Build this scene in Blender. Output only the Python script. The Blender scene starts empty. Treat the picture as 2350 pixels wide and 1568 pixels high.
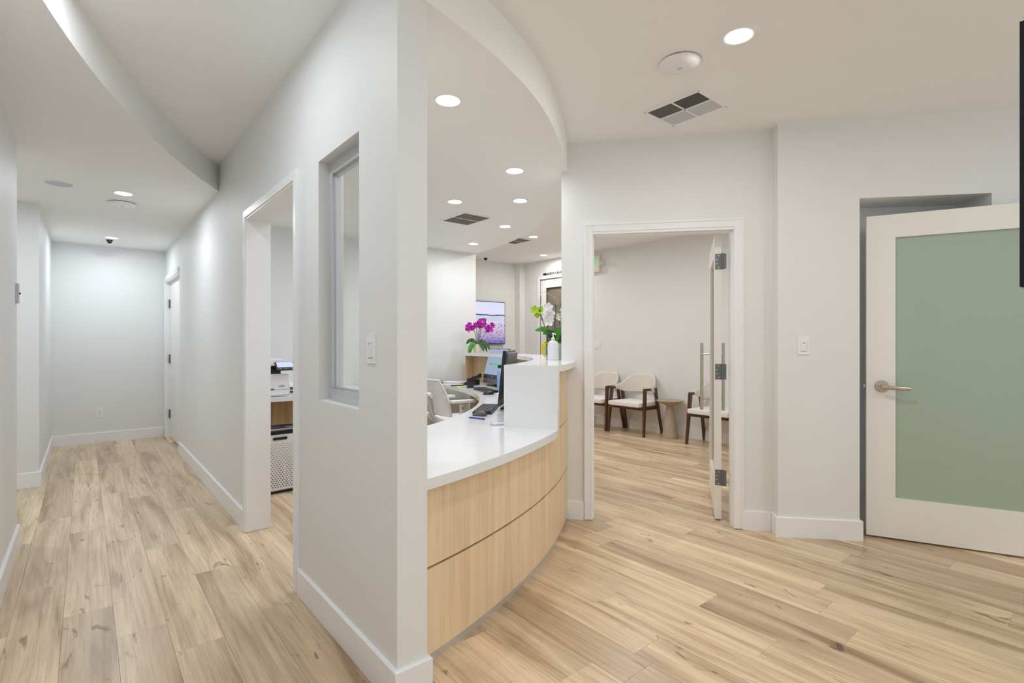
import bpy, bmesh, math, random
from mathutils import Vector, Matrix
sc = bpy.context.scene
COL = sc.collection
PI = math.pi
rnd = random.Random(7)

# ---------------------------------------------------------------- camera, world, exposure
CAM_H = 1.28
YAW = math.radians(39.71)
FX, FY = math.sin(YAW), math.cos(YAW)          # horizontal view direction
RX, RY = math.cos(YAW), -math.sin(YAW)         # camera right
cam_d = bpy.data.cameras.new('camera')
cam_d.sensor_width = 36.0
cam_d.lens = 36.0 * 1180 / 2350
cam_d.shift_y = 2.0 / 2350
cam_d.clip_start = 0.02
cam = bpy.data.objects.new('camera', cam_d)
cam.location = (0, 0, CAM_H)
cam.rotation_euler = (PI / 2, 0, -YAW)
COL.objects.link(cam)
sc.camera = cam

world = bpy.data.worlds.new('world')
sc.world = world
world.use_nodes = True
world.node_tree.nodes['Background'].inputs[0].default_value = (0.88, 0.94, 1.0, 1)
world.node_tree.nodes['Background'].inputs[1].default_value = 1.1

sc.view_settings.view_transform = 'Standard'
sc.view_settings.look = 'None'
sc.view_settings.gamma = 1.0
sc.view_settings.use_curve_mapping = False
sc.view_settings.exposure = 0.14
sc.cycles.max_bounces = 12
sc.cycles.diffuse_bounces = 8
sc.cycles.glossy_bounces = 4
sc.cycles.transmission_bounces = 8
sc.cycles.use_denoising = True
sc.cycles.caustics_reflective = False
sc.cycles.caustics_refractive = False

WARM = (1.0, 0.975, 0.92)
NEUT = (0.92, 0.96, 1.0)
COOL = (0.86, 0.93, 1.0)
P_LOBBY, P_REC, P_WAIT, P_HALL = 8.0, 4.7, 9.8, 8.8

# ---------------------------------------------------------------- materials
def srgb(r, g, b):
    f = lambda c: (c / 255 / 12.92) if c <= 10.3 else ((c / 255 + 0.055) / 1.055) ** 2.4
    return (f(r), f(g), f(b), 1)

def mat(name, col, rough=0.5, metal=0.0, emis=None, estr=0.0, spec=0.5, bump=0.0, bscale=60.0, var=0.0, vscale=6.0, trans=0.0, coat=0.0, stretch=None):
    m = bpy.data.materials.new(name)
    m.use_nodes = True
    nt = m.node_tree
    b = nt.nodes['Principled BSDF']
    b.inputs['Base Color'].default_value = col
    b.inputs['Roughness'].default_value = rough
    b.inputs['Metallic'].default_value = metal
    b.inputs['Specular IOR Level'].default_value = spec
    b.inputs['Transmission Weight'].default_value = trans
    b.inputs['Coat Weight'].default_value = coat
    if emis:
        b.inputs['Emission Color'].default_value = emis
        b.inputs['Emission Strength'].default_value = estr
    tc = nt.nodes.new('ShaderNodeTexCoord')
    src = tc.outputs['Object']
    if stretch:
        mp = nt.nodes.new('ShaderNodeMapping')
        mp.inputs['Scale'].default_value = stretch
        nt.links.new(src, mp.inputs[0])
        src = mp.outputs[0]
    n = nt.nodes.new('ShaderNodeTexNoise')
    n.inputs['Scale'].default_value = vscale
    n.inputs['Detail'].default_value = 5
    nt.links.new(src, n.inputs['Vector'])
    if var > 0:
        mx = nt.nodes.new('ShaderNodeMix')
        mx.data_type = 'RGBA'
        mx.inputs[6].default_value = tuple(c * (1 - var) for c in col[:3]) + (1,)
        mx.inputs[7].default_value = tuple(min(1, c * (1 + var)) for c in col[:3]) + (1,)
        nt.links.new(n.outputs['Fac'], mx.inputs[0])
        nt.links.new(mx.outputs[2], b.inputs['Base Color'])
    if bump > 0:
        n2 = nt.nodes.new('ShaderNodeTexNoise')
        n2.inputs['Scale'].default_value = bscale
        n2.inputs['Detail'].default_value = 4
        nt.links.new(src, n2.inputs['Vector'])
        bp = nt.nodes.new('ShaderNodeBump')
        bp.inputs['Strength'].default_value = bump
        bp.inputs['Distance'].default_value = 0.002
        nt.links.new(n2.outputs['Fac'], bp.inputs['Height'])
        nt.links.new(bp.outputs['Normal'], b.inputs['Normal'])
    return m

M = {}
M['paint'] = mat('wall_paint', (0.775, 0.785, 0.785, 1), 0.55, bump=0.12, bscale=90, var=0.01)
M['ceil'] = mat('ceiling_paint', (0.88, 0.885, 0.87, 1), 0.7, bump=0.08, bscale=80, var=0.01)
M['trim'] = mat('trim_paint', (0.85, 0.86, 0.88, 1), 0.35, var=0.01)
M['white'] = mat('white_plastic', (0.84, 0.85, 0.87, 1), 0.35, var=0.01)
M['doorpaint'] = mat('door_paint', (0.84, 0.83, 0.80, 1), 0.4, var=0.01)
M['alu'] = mat('aluminium', (0.66, 0.68, 0.71, 1), 0.35, 0.6, var=0.03, vscale=30)
M['nickel'] = mat('satin_nickel', (0.55, 0.49, 0.42, 1), 0.28, 0.9, var=0.05, vscale=30)
M['steel'] = mat('brushed_steel', (0.17, 0.18, 0.19, 1), 0.4, 0.5, var=0.06, vscale=30)
M['pull'] = mat('pull_steel', (0.62, 0.60, 0.56, 1), 0.25, 0.85, var=0.03)
M['screw'] = mat('screw_metal', (0.8, 0.8, 0.8, 1), 0.3, 0.8, var=0.02)
M['black'] = mat('black_plastic', (0.012, 0.012, 0.014, 1), 0.35, var=0.1)
M['blackgloss'] = mat('black_gloss', (0.006, 0.007, 0.010, 1), 0.12, var=0.1)
M['matteblack'] = mat('matte_screen_black', (0.007, 0.009, 0.014, 1), 0.6, spec=0.25, var=0.1)
M['dark'] = mat('dark_gap', (0.03, 0.025, 0.02, 1), 0.6, var=0.1)
M['subfloor'] = mat('underlay_tan', (0.34, 0.25, 0.17, 1), 0.8, var=0.05)
M['groove'] = mat('groove_dark', (0.07, 0.05, 0.035, 1), 0.5, var=0.1)
M['gray'] = mat('grey_plastic', (0.10, 0.105, 0.11, 1), 0.45, var=0.05)
M['midgray'] = mat('mid_grey', (0.35, 0.36, 0.38, 1), 0.45, var=0.05)
M['lightgray'] = mat('light_grey', (0.55, 0.56, 0.60, 1), 0.5, var=0.03)
M['ventslat'] = mat('vent_slat', (0.20, 0.19, 0.17, 1), 0.5, var=0.05)
M['key'] = mat('key_caps', (0.035, 0.036, 0.04, 1), 0.45, var=0.05)
M['quartz'] = mat('white_quartz', (0.78, 0.795, 0.81, 1), 0.14, var=0.02, vscale=4)
M['kick'] = mat('metal_kick', (0.62, 0.60, 0.58, 1), 0.3, 0.4, var=0.04)
M['fabric'] = mat('cream_fabric', (0.72, 0.68, 0.61, 1), 0.85, bump=0.5, bscale=500, var=0.04, vscale=60)
M['seatfab'] = mat('white_seat_fabric', (0.82, 0.80, 0.77, 1), 0.8, bump=0.4, bscale=500, var=0.03, vscale=60)
M['walnut'] = mat('dark_walnut', (0.085, 0.032, 0.014, 1), 0.35, var=0.5, vscale=9, stretch=(6, 6, 1.2))
M['concrete'] = mat('taupe_composite', (0.42, 0.34, 0.26, 1), 0.6, bump=0.15, bscale=120, var=0.05, vscale=20)
M['mesh'] = mat('white_mesh', (0.92, 0.93, 0.95, 1), 0.5, var=0.02)
M['ivory'] = mat('ivory_plastic', (0.80, 0.76, 0.66, 1), 0.45, var=0.02)
M['green'] = mat('exit_green', (0.02, 0.45, 0.16, 1), 0.5, emis=(0.02, 0.5, 0.18, 1), estr=0.9)
M['gleaf'] = mat('leaf_green', (0.06, 0.25, 0.02, 1), 0.35, var=0.45, vscale=18)
M['dleaf'] = mat('leaf_dark_green', (0.015, 0.085, 0.012, 1), 0.35, var=0.35, vscale=18)
M['yleaf'] = mat('yellow_leaf', (0.72, 0.55, 0.03, 1), 0.5, var=0.25, vscale=30)
M['lime'] = mat('lime_petal', (0.42, 0.62, 0.03, 1), 0.5, var=0.3, vscale=30)
M['magenta'] = mat('magenta_petal', (0.50, 0.015, 0.42, 1), 0.5, var=0.35, vscale=40)
M['petal'] = mat('white_petal', (0.86, 0.86, 0.88, 1), 0.5, var=0.02)
M['stem'] = mat('stem', (0.10, 0.07, 0.045, 1), 0.6, var=0.3, vscale=30)
M['gstem'] = mat('green_stem', (0.16, 0.18, 0.09, 1), 0.6, var=0.3, vscale=30)
M['twig'] = mat('pale_twig', (0.55, 0.50, 0.42, 1), 0.6, var=0.1)
M['pot'] = mat('cream_ceramic', (0.66, 0.62, 0.50, 1), 0.4, var=0.06, vscale=20)
M['moss'] = mat('moss', (0.16, 0.09, 0.03, 1), 0.9, var=0.5, vscale=60, bump=1.0, bscale=80)
M['bluebottle'] = mat('pale_blue_plastic', (0.30, 0.48, 0.78, 1), 0.3, var=0.05)
M['penblue'] = mat('pen_blue', (0.06, 0.05, 0.45, 1), 0.3, var=0.1)
M['sticky'] = mat('yellow_paper', (0.85, 0.80, 0.12, 1), 0.7, var=0.03)
M['paper'] = mat('paper', (0.82, 0.82, 0.84, 1), 0.7, var=0.02)
M['lilac'] = mat('lilac_paper', (0.62, 0.60, 0.72, 1), 0.7, var=0.02)
M['frost'] = mat('frosted_green_glass', (0.37, 0.47, 0.385, 1), 0.16, coat=0.3, var=0.015, vscale=1.2)
M['tint'] = mat('tinted_glass', (0.20, 0.165, 0.125, 1), 0.08, var=0.08, vscale=1.5)
M['lens'] = mat('lamp_lens', (1, 1, 1, 1), 0.5, emis=(1, 1, 1, 1), estr=9.0)
M['lcd'] = mat('panel_screen', (0.3, 0.35, 0.5, 1), 0.2, emis=(0.45, 0.5, 0.66, 1), estr=0.75, var=0.2, vscale=12)
M['purifier'] = mat('purifier_white', (0.76, 0.77, 0.79, 1), 0.4, var=0.02)

def glass_mat(name, col, alpha=0.12, rough=0.02):
    m = bpy.data.materials.new(name); m.use_nodes = True
    nt = m.node_tree; nt.nodes.clear()
    o = nt.nodes.new('ShaderNodeOutputMaterial'); mx = nt.nodes.new('ShaderNodeMixShader')
    t = nt.nodes.new('ShaderNodeBsdfTransparent'); t.inputs[0].default_value = col
    g = nt.nodes.new('ShaderNodeBsdfGlossy'); g.inputs['Roughness'].default_value = rough
    lw = nt.nodes.new('ShaderNodeLayerWeight'); lw.inputs['Blend'].default_value = 0.5
    pw = nt.nodes.new('ShaderNodeMath'); pw.operation = 'POWER'; pw.inputs[1].default_value = 4.0
    ma = nt.nodes.new('ShaderNodeMath'); ma.operation = 'MULTIPLY_ADD'; ma.inputs[1].default_value = alpha * 2.2; ma.inputs[2].default_value = 0.04
    nt.links.new(lw.outputs['Facing'], pw.inputs[0]); nt.links.new(pw.outputs[0], ma.inputs[0]); nt.links.new(ma.outputs[0], mx.inputs[0])
    nt.links.new(t.outputs[0], mx.inputs[1]); nt.links.new(g.outputs[0], mx.inputs[2])
    nt.links.new(mx.outputs[0], o.inputs[0])
    return m
M['glass'] = glass_mat('clear_glass', (0.97, 0.985, 0.98, 1), 0.10)
M['doorglass'] = glass_mat('door_glass', (0.93, 0.96, 0.90, 1), 0.25)
M['vaseglass'] = glass_mat('vase_glass', (0.86, 0.90, 0.88, 1), 0.3)

def ramp(nt, stops):
    r = nt.nodes.new('ShaderNodeValToRGB')
    e = r.color_ramp.elements
    while len(e) < len(stops): e.new(0.5)
    for i, (p, c) in enumerate(stops):
        e[i].position = p; e[i].color = c
    return r

def wood_floor():
    m = bpy.data.materials.new('oak_plank'); m.use_nodes = True
    nt = m.node_tree; L = nt.links.new; N = nt.nodes.new
    b = nt.nodes['Principled BSDF']
    tc = N('ShaderNodeTexCoord'); oi = N('ShaderNodeObjectInfo'); ge = N('ShaderNodeNewGeometry')
    ad = N('ShaderNodeMath'); ad.operation = 'ADD'
    L(oi.outputs['Random'], ad.inputs[0]); L(ge.outputs['Random Per Island'], ad.inputs[1])
    fr = N('ShaderNodeMath'); fr.operation = 'FRACT'; L(ad.outputs[0], fr.inputs[0])
    wn = N('ShaderNodeTexWhiteNoise'); wn.noise_dimensions = '1D'; L(fr.outputs[0], wn.inputs['W'])
    off = N('ShaderNodeVectorMath'); off.operation = 'SCALE'; off.inputs['Scale'].default_value = 40
    L(wn.outputs['Color'], off.inputs[0])
    va = N('ShaderNodeVectorMath'); va.operation = 'ADD'; L(tc.outputs['Object'], va.inputs[0]); L(off.outputs[0], va.inputs[1])
    def noise(scale, stretch, detail=6, dist=0.0, rough=0.55):
        mp = N('ShaderNodeMapping'); mp.inputs['Scale'].default_value = stretch; L(va.outputs[0], mp.inputs[0])
        n = N('ShaderNodeTexNoise'); n.inputs['Scale'].default_value = scale; n.inputs['Detail'].default_value = detail
        n.inputs['Distortion'].default_value = dist; n.inputs['Roughness'].default_value = rough
        L(mp.outputs[0], n.inputs['Vector']); return n
    big = noise(1.0, (10, 0.95, 1), 5, 0.7)
    r1 = ramp(nt, [(0.30, (0.42, 0.285, 0.175, 1)), (0.47, (0.67, 0.50, 0.335, 1)), (0.66, (0.81, 0.635, 0.44, 1))])
    L(big.outputs['Fac'], r1.inputs[0])
    fine = noise(1.0, (85, 2.2, 1), 6, 0.3, 0.65)
    r2 = ramp(nt, [(0.28, (0.70, 0.69, 0.67, 1)), (0.56, (1, 1, 1, 1))])
    L(fine.outputs['Fac'], r2.inputs[0])
    m1 = N('ShaderNodeMix'); m1.data_type = 'RGBA'; m1.blend_type = 'MULTIPLY'; m1.inputs[0].default_value = 1
    L(r1.outputs[0], m1.inputs[6]); L(r2.outputs[0], m1.inputs[7])
    # knots and dark flecks
    kn = noise(1.0, (13, 4.0, 1), 3, 1.2)
    r3 = ramp(nt, [(0.27, (0.45, 0.38, 0.32, 1)), (0.35, (1, 1, 1, 1))])
    L(kn.outputs['Fac'], r3.inputs[0])
    m2 = N('ShaderNodeMix'); m2.data_type = 'RGBA'; m2.blend_type = 'MULTIPLY'; m2.inputs[0].default_value = 1
    L(m1.outputs[2], m2.inputs[6]); L(r3.outputs[0], m2.inputs[7])
    # per-plank tone
    r4 = ramp(nt, [(0.0, (0.80, 0.77, 0.74, 1)), (0.35, (0.93, 0.93, 0.92, 1)), (0.7, (1.05, 1.05, 1.04, 1)), (1.0, (1.13, 1.14, 1.13, 1))])
    L(wn.outputs['Value'], r4.inputs[0])
    m3 = N('ShaderNodeMix'); m3.data_type = 'RGBA'; m3.blend_type = 'MULTIPLY'; m3.inputs[0].default_value = 1
    L(m2.outputs[2], m3.inputs[6]); L(r4.outputs[0], m3.inputs[7])
    L(m3.outputs[2], b.inputs['Base Color'])
    b.inputs['Roughness'].default_value = 0.30
    b.inputs['Specular IOR Level'].default_value = 0.5
    bp = N('ShaderNodeBump'); bp.inputs['Strength'].default_value = 0.12; bp.inputs['Distance'].default_value = 0.001
    L(fine.outputs['Fac'], bp.inputs['Height']); L(bp.outputs[0], b.inputs['Normal'])
    return m
M['floor'] = wood_floor()

def wood_lam(name, c0, c1, c2):
    m = bpy.data.materials.new(name); m.use_nodes = True
    nt = m.node_tree; L = nt.links.new; N = nt.nodes.new
    b = nt.nodes['Principled BSDF']; tc = N('ShaderNodeTexCoord')
    mp = N('ShaderNodeMapping'); mp.inputs['Scale'].default_value = (16, 16, 0.7); L(tc.outputs['Object'], mp.inputs[0])
    n = N('ShaderNodeTexNoise'); n.inputs['Scale'].default_value = 1.0; n.inputs['Detail'].default_value = 7; n.inputs['Distortion'].default_value = 0.4
    L(mp.outputs[0], n.inputs['Vector'])
    r = ramp(nt, [(0.28, c0), (0.5, c1), (0.75, c2)]); L(n.outputs['Fac'], r.inputs[0])
    mp2 = N('ShaderNodeMapping'); mp2.inputs['Scale'].default_value = (110, 110, 2.5); L(tc.outputs['Object'], mp2.inputs[0])
    n2 = N('ShaderNodeTexNoise'); n2.inputs['Scale'].default_value = 1.0; n2.inputs['Detail'].default_value = 3; L(mp2.outputs[0], n2.inputs['Vector'])
    r2 = ramp(nt, [(0.3, (0.86, 0.85, 0.83, 1)), (0.55, (1, 1, 1, 1))]); L(n2.outputs['Fac'], r2.inputs[0])
    mx = N('ShaderNodeMix'); mx.data_type = 'RGBA'; mx.blend_type = 'MULTIPLY'; mx.inputs[0].default_value = 1
    L(r.outputs[0], mx.inputs[6]); L(r2.outputs[0], mx.inputs[7]); L(mx.outputs[2], b.inputs['Base Color'])
    b.inputs['Roughness'].default_value = 0.38
    return m
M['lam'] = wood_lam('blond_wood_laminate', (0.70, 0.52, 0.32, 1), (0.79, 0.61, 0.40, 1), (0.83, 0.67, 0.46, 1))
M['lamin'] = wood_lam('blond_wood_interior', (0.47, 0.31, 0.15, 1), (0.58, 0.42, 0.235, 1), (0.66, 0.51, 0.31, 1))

def beach():
    m = bpy.data.materials.new('seaside_picture'); m.use_nodes = True
    nt = m.node_tree; L = nt.links.new; N = nt.nodes.new
    b = nt.nodes['Principled BSDF']; tc = N('ShaderNodeTexCoord'); sp = N('ShaderNodeSeparateXYZ')
    L(tc.outputs['Generated'], sp.inputs[0])
    n = N('ShaderNodeTexNoise'); n.inputs['Scale'].default_value = 7; n.inputs['Detail'].default_value = 6; L(tc.outputs['Generated'], n.inputs['Vector'])
    n3 = N('ShaderNodeTexNoise'); n3.inputs['Scale'].default_value = 26; n3.inputs['Detail'].default_value = 5; L(tc.outputs['Generated'], n3.inputs['Vector'])
    # height + noise + slope of shore along x
    a = N('ShaderNodeMath'); a.operation = 'MULTIPLY_ADD'; L(n.outputs['Fac'], a.inputs[0]); a.inputs[1].default_value = 0.07; L(sp.outputs['Z'], a.inputs[2])
    r = ramp(nt, [(0.04, (0.10, 0.12, 0.33, 1)), (0.15, (0.36, 0.28, 0.52, 1)), (0.36, (0.62, 0.50, 0.66, 1)), (0.56, (0.66, 0.60, 0.76, 1)),
                  (0.64, (0.50, 0.60, 0.72, 1)), (0.70, (0.56, 0.70, 0.80, 1)), (0.712, (0.05, 0.07, 0.14, 1)), (0.735, (0.08, 0.10, 0.18, 1)), (0.745, (0.72, 0.70, 0.88, 1)), (1.0, (0.66, 0.70, 0.90, 1))])
    L(a.outputs[0], r.inputs[0])
    r2 = ramp(nt, [(0.36, (0.35, 0.33, 0.5, 1)), (0.5, (1, 1, 1, 1))]); L(n3.outputs['Fac'], r2.inputs[0])
    lt = N('ShaderNodeMath'); lt.operation = 'LESS_THAN'; L(sp.outputs['Z'], lt.inputs[0]); lt.inputs[1].default_value = 0.5
    mx = N('ShaderNodeMix'); mx.data_type = 'RGBA'; mx.blend_type = 'MULTIPLY'; L(lt.outputs[0], mx.inputs[0])
    L(r.outputs[0], mx.inputs[6]); L(r2.outputs[0], mx.inputs[7])
    b.inputs['Base Color'].default_value = (0.02, 0.02, 0.02, 1); b.inputs['Roughness'].default_value = 0.2
    L(mx.outputs[2], b.inputs['Emission Color']); b.inputs['Emission Strength'].default_value = 0.95
    return m
M['beach'] = beach()

# ---------------------------------------------------------------- geometry helpers
def B(): return bmesh.new()

def box(bm, c, s, rz=0.0, bev=0.0, rot=None):
    mt = Matrix.Translation(Vector(c)) @ (rot.to_4x4() if rot else Matrix.Rotation(rz, 4, 'Z')) @ Matrix.Diagonal((s[0], s[1], s[2], 1))
    r = bmesh.ops.create_cube(bm, size=1.0, matrix=mt)
    if bev > 0:
        es = list({e for v in r['verts'] for e in v.link_edges})
        bmesh.ops.bevel(bm, geom=es, offset=bev, segments=2, affect='EDGES', profile=0.7)

def bx(bm, x0, x1, y0, y1, z0, z1, bev=0.0):
    box(bm, ((x0 + x1) / 2, (y0 + y1) / 2, (z0 + z1) / 2), (abs(x1 - x0), abs(y1 - y0), abs(z1 - z0)), bev=bev)

def prism(bm, poly, z0, z1):
    lo = [bm.verts.new((p[0], p[1], z0)) for p in poly]
    hi = [bm.verts.new((p[0], p[1], z1)) for p in poly]
    n = len(poly)
    bm.faces.new(hi); bm.faces.new(lo[::-1])
    for i in range(n):
        bm.faces.new((lo[i], lo[(i + 1) % n], hi[(i + 1) % n], hi[i]))

def lathe(bm, prof, seg=32, c=(0, 0, 0), sy=1.0):
    rings = []
    for r, z in prof:
        if r < 1e-5: rings.append([bm.verts.new((c[0], c[1], c[2] + z))])
        else: rings.append([bm.verts.new((c[0] + r * math.cos(2 * PI * i / seg), c[1] + sy * r * math.sin(2 * PI * i / seg), c[2] + z)) for i in range(seg)])
    for a, b in zip(rings, rings[1:]):
        for i in range(seg):
            j = (i + 1) % seg
            if len(a) == 1 and len(b) == 1: continue
            if len(a) == 1: bm.faces.new((a[0], b[j], b[i]))
            elif len(b) == 1: bm.faces.new((a[i], a[j], b[0]))
            else: bm.faces.new((a[i], a[j], b[j], b[i]))

def tube(bm, pts, r, seg=8, caps=True, flat=1.0):
    pts = [Vector(p) for p in pts]; n = len(pts)
    rr = r if isinstance(r, (list, tuple)) else [r] * n
    rings = []; up = None
    for i, p in enumerate(pts):
        t = (pts[min(i + 1, n - 1)] - pts[max(i - 1, 0)]).normalized()
        if up is None:
            up = Vector((0, 0, 1)) if abs(t.z) < 0.9 else Vector((1, 0, 0))
        a = t.cross(up).normalized(); b = a.cross(t).normalized(); up = b
        rings.append([bm.verts.new(p + (a * math.cos(2 * PI * k / seg) + b * flat * math.sin(2 * PI * k / seg)) * rr[i]) for k in range(seg)])
    for a, b in zip(rings, rings[1:]):
        for k in range(seg):
            j = (k + 1) % seg
            bm.faces.new((a[k], a[j], b[j], b[k]))
    if caps:
        bm.faces.new(rings[0][::-1]); bm.faces.new(rings[-1])

def band(bm, C, r0, r1, z0, z1, a0, a1, n=48, a0o=None):
    # solid arc band, angles in degrees (a0o: start angle of the outer radius when it differs)
    q = []
    for i in range(n + 1):
        ai = math.radians(a0 + (a1 - a0) * i / n); ao = ai if a0o is None else math.radians(a0o + (a1 - a0o) * i / n)
        q.append([bm.verts.new((C[0] + r * math.cos(a), C[1] + r * math.sin(a), z)) for r, z, a in ((r0, z0, ai), (r1, z0, ao), (r1, z1, ao), (r0, z1, ai))])
    for a, b in zip(q, q[1:]):
        for k in range(4):
            j = (k + 1) % 4
            bm.faces.new((a[k], b[k], b[j], a[j]))
    bm.faces.new(q[0]); bm.faces.new(q[-1][::-1])

def leafblade(bm, pts, w, up=(-0.60, -0.74, 0.55), th=0.002, nx=4):
    # thick curved leaf along pts, width profile w (list), slight channel fold
    pts = [Vector(p) for p in pts]; n = len(pts); rows = []
    for i, p in enumerate(pts):
        t = (pts[min(i + 1, n - 1)] - pts[max(i - 1, 0)]).normalized()
        a = t.cross(Vector(up))
        if a.length < 1e-3: a = Vector((1, 0, 0))
        a.normalize(); nn = a.cross(t).normalized()
        rows.append([bm.verts.new(p + a * (w[i] * (k / nx - 0.5) * 2) + nn * (abs(k / nx - 0.5) * w[i] * 0.5)) for k in range(nx + 1)])
    fs = []
    for a, b in zip(rows, rows[1:]):
        for k in range(nx): fs.append(bm.faces.new((a[k], a[k + 1], b[k + 1], b[k])))
    return fs

def obj(name, bm, m, parent=None, smooth=False, loc=None, mods=None):
    bmesh.ops.recalc_face_normals(bm, faces=bm.faces)
    me = bpy.data.meshes.new(name); bm.to_mesh(me); bm.free()
    me.materials.append(m)
    o = bpy.data.objects.new(name, me); COL.objects.link(o)
    if smooth:
        for p in me.polygons: p.use_smooth = True
        try: me.set_sharp_from_angle(angle=math.radians(35))
        except Exception: pass
    if parent: o.parent = parent
    if loc: o.location = loc
    return o

def tag(o, label=None, cat=None, group=None, kind=None):
    if label: o['label'] = label
    if cat: o['category'] = cat
    if group: o['group'] = group
    if kind: o['kind'] = kind
    return o

def thing(name, label, cat, loc=(0, 0, 0), rz=0.0, group=None):
    o = bpy.data.objects.new(name, None); COL.objects.link(o)
    o.empty_display_size = 0.1
    o.location = loc; o.rotation_euler = (0, 0, rz)
    return tag(o, label, cat, group)

def struct(name, bm, m, parent=None, smooth=False):
    o = obj(name, bm, m, parent, smooth)
    if not parent: o['kind'] = 'structure'
    return o

def sempty(name, loc=(0, 0, 0), rz=0):
    o = bpy.data.objects.new(name, None); COL.objects.link(o); o.location = loc; o.rotation_euler = (0, 0, rz)
    o['kind'] = 'structure'; return o

def dup(root, loc, rz=0.0, label=None, group=None):
    r = root.copy(); COL.objects.link(r); r.location = loc; r.rotation_euler = (0, 0, rz)
    if label: r['label'] = label
    if group: r['group'] = group
    for ch in list(root.children):
        c = ch.copy(); COL.objects.link(c); c.parent = r
        for g in list(ch.children):
            d = g.copy(); COL.objects.link(d); d.parent = c
    return r

# wall-local frames: s along wall, d away from camera side (into wall), z up
class Fr:
    def __init__(self, O, e):
        l = math.hypot(*e); self.O = O; self.e = (e[0] / l, e[1] / l); self.b = (-self.e[1], self.e[0])
        self.rz = math.atan2(self.e[1], self.e[0])
    def w(self, s, d): return (self.O[0] + self.e[0] * s + self.b[0] * d, self.O[1] + self.e[1] * s + self.b[1] * d)
    def bx(self, bm, s0, s1, d0, d1, z0, z1, bev=0.0):
        c = self.w((s0 + s1) / 2, (d0 + d1) / 2)
        box(bm, (c[0], c[1], (z0 + z1) / 2), (abs(s1 - s0), abs(d1 - d0), abs(z1 - z0)), rz=self.rz, bev=bev)
W2 = Fr((2.784, 2.524), (0.642, -0.767))      # wall with the doorway; +d = away from the camera
W3 = Fr((3.522, 1.492), (0.663, -0.749))      # proud wall with the alcove
W4 = Fr((3.968, 1.117), (0.390, -0.921))      # frosted glass leaf
HI, LO = 2.73, 2.52
XA, XB = 0.843, 0.963                          # divider wall faces
BBH, BBT = 0.13, 0.015

# ---------------------------------------------------------------- floor
bm = B(); bx(bm, -2.2, 6.6, -4.0, 8.8, -0.12, -0.012)
floor = struct('floor', bm, M['subfloor'])
PW, PL = 0.182, 1.36
known = {0: 3.62, 1: 3.165, 2: 4.162, 3: 3.88, 4: 3.298, 9: 1.378, 11: 1.305, 12: 1.683, 13: 0.972, 14: 1.34, 15: 0.776, 17: 1.026, 18: 0.547, 19: 0.355, 21: 1.041}
def plank_bm(bm, cx, cy, z=0.0):
    g, c, h = 0.0003, 0.0005, 0.012
    w, l = PW / 2 - g, PL / 2 - g
    lo = [bm.verts.new((cx + x * w, cy + y * l, z - h)) for x, y in ((-1, -1), (1, -1), (1, 1), (-1, 1))]
    mi = [bm.verts.new((cx + x * w, cy + y * l, z - c)) for x, y in ((-1, -1), (1, -1), (1, 1), (-1, 1))]
    hi = [bm.verts.new((cx + x * (w - c), cy + y * (l - c), z)) for x, y in ((-1, -1), (1, -1), (1, 1), (-1, 1))]
    bm.faces.new(hi)
    for a, b_ in ((lo, mi), (mi, hi)):
        for i in range(4): bm.faces.new((a[i], a[(i + 1) % 4], b_[(i + 1) % 4], b_[i]))
cells = []
for k in range(-10, 37):
    ph = known.get(k, (k * 0.53 + 0.31 * ((k * 7) % 5)) % PL)
    x = -0.26 + PW * (k + 0.5)
    r0 = math.floor((-4.0 - ph) / PL)
    for r in range(r0 + 1, r0 + 12):
        y = ph + (r + 0.5) * PL
        if y > 9.3: continue
        Z = x * FX + y * FY; X = x * RX + y * RY
        # rooms the picture looks into
        vis = Z > 0.35 and abs(X / max(Z, 0.1)) < 1.15 and CAM_H / max(Z - 0.6, 0.2) > 0.0
        if x > 1.2 and x < 4.0 and y > 6.4: vis = False
        if x < -0.45 and not (4.0 < y < 6.6): vis = False
        if vis and (CAM_H / (Z + 0.7)) > 0.78: vis = False
        cells.append((Z if vis else 100 + abs(Z), x, y))
cells.sort()
pm = bmesh.new(); plank_bm(pm, 0, 0)
bmesh.ops.recalc_face_normals(pm, faces=pm.faces)
pme = bpy.data.meshes.new('plank'); pm.to_mesh(pme); pm.free(); pme.materials.append(M['floor'])
NP = 280
for (Z, x, y) in cells[:NP]:
    o = bpy.data.objects.new('plank', pme); COL.objects.link(o); o.location = (x, y, 0); o.parent = floor
bm = B()
for (Z, x, y) in cells[NP:]: plank_bm(bm, x, y)
o = obj('plank_field', bm, M['floor'], floor); o['kind'] = 'stuff'

# ---------------------------------------------------------------- ceilings
bm = B(); bx(bm, -2.2, 6.6, -3.2, 8.8, HI, HI + 0.1)
struct('ceiling', bm, M['ceil'])

def spline(pts, sub=6):
    out = []
    P = [pts[0]] + pts + [pts[-1]]
    for i in range(1, len(P) - 2):
        p0, p1, p2, p3 = [Vector((*p, 0)) for p in P[i - 1:i + 3]]
        for k in range(sub):
            t = k / sub
            v = 0.5 * ((2 * p1) + (-p0 + p2) * t + (2 * p0 - 5 * p1 + 4 * p2 - p3) * t * t + (-p0 + 3 * p1 - 3 * p2 + p3) * t ** 3)
            out.append((v.x, v.y))
    out.append(pts[-1]); return out
front = [(0.903, 1.62), (1.203, 1.705), (1.431, 1.782), (1.734, 1.917), (2.036, 2.098), (2.339, 2.322), (2.566, 2.508), (2.742, 2.669),
         (3.308, 3.287), (3.520, 3.65), (3.78, 4.17), (3.945, 4.567), (4.07, 5.022), (4.158, 5.476), (4.218, 5.945)]
bm = B(); prism(bm, spline(front) + [(0.90, 5.945)], LO, HI + 0.02)
rec_ceil = struct('ceiling_reception', bm, M['ceil'])
cc, rr_ = (7.204, 0.754), 7.531
arc = []
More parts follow.
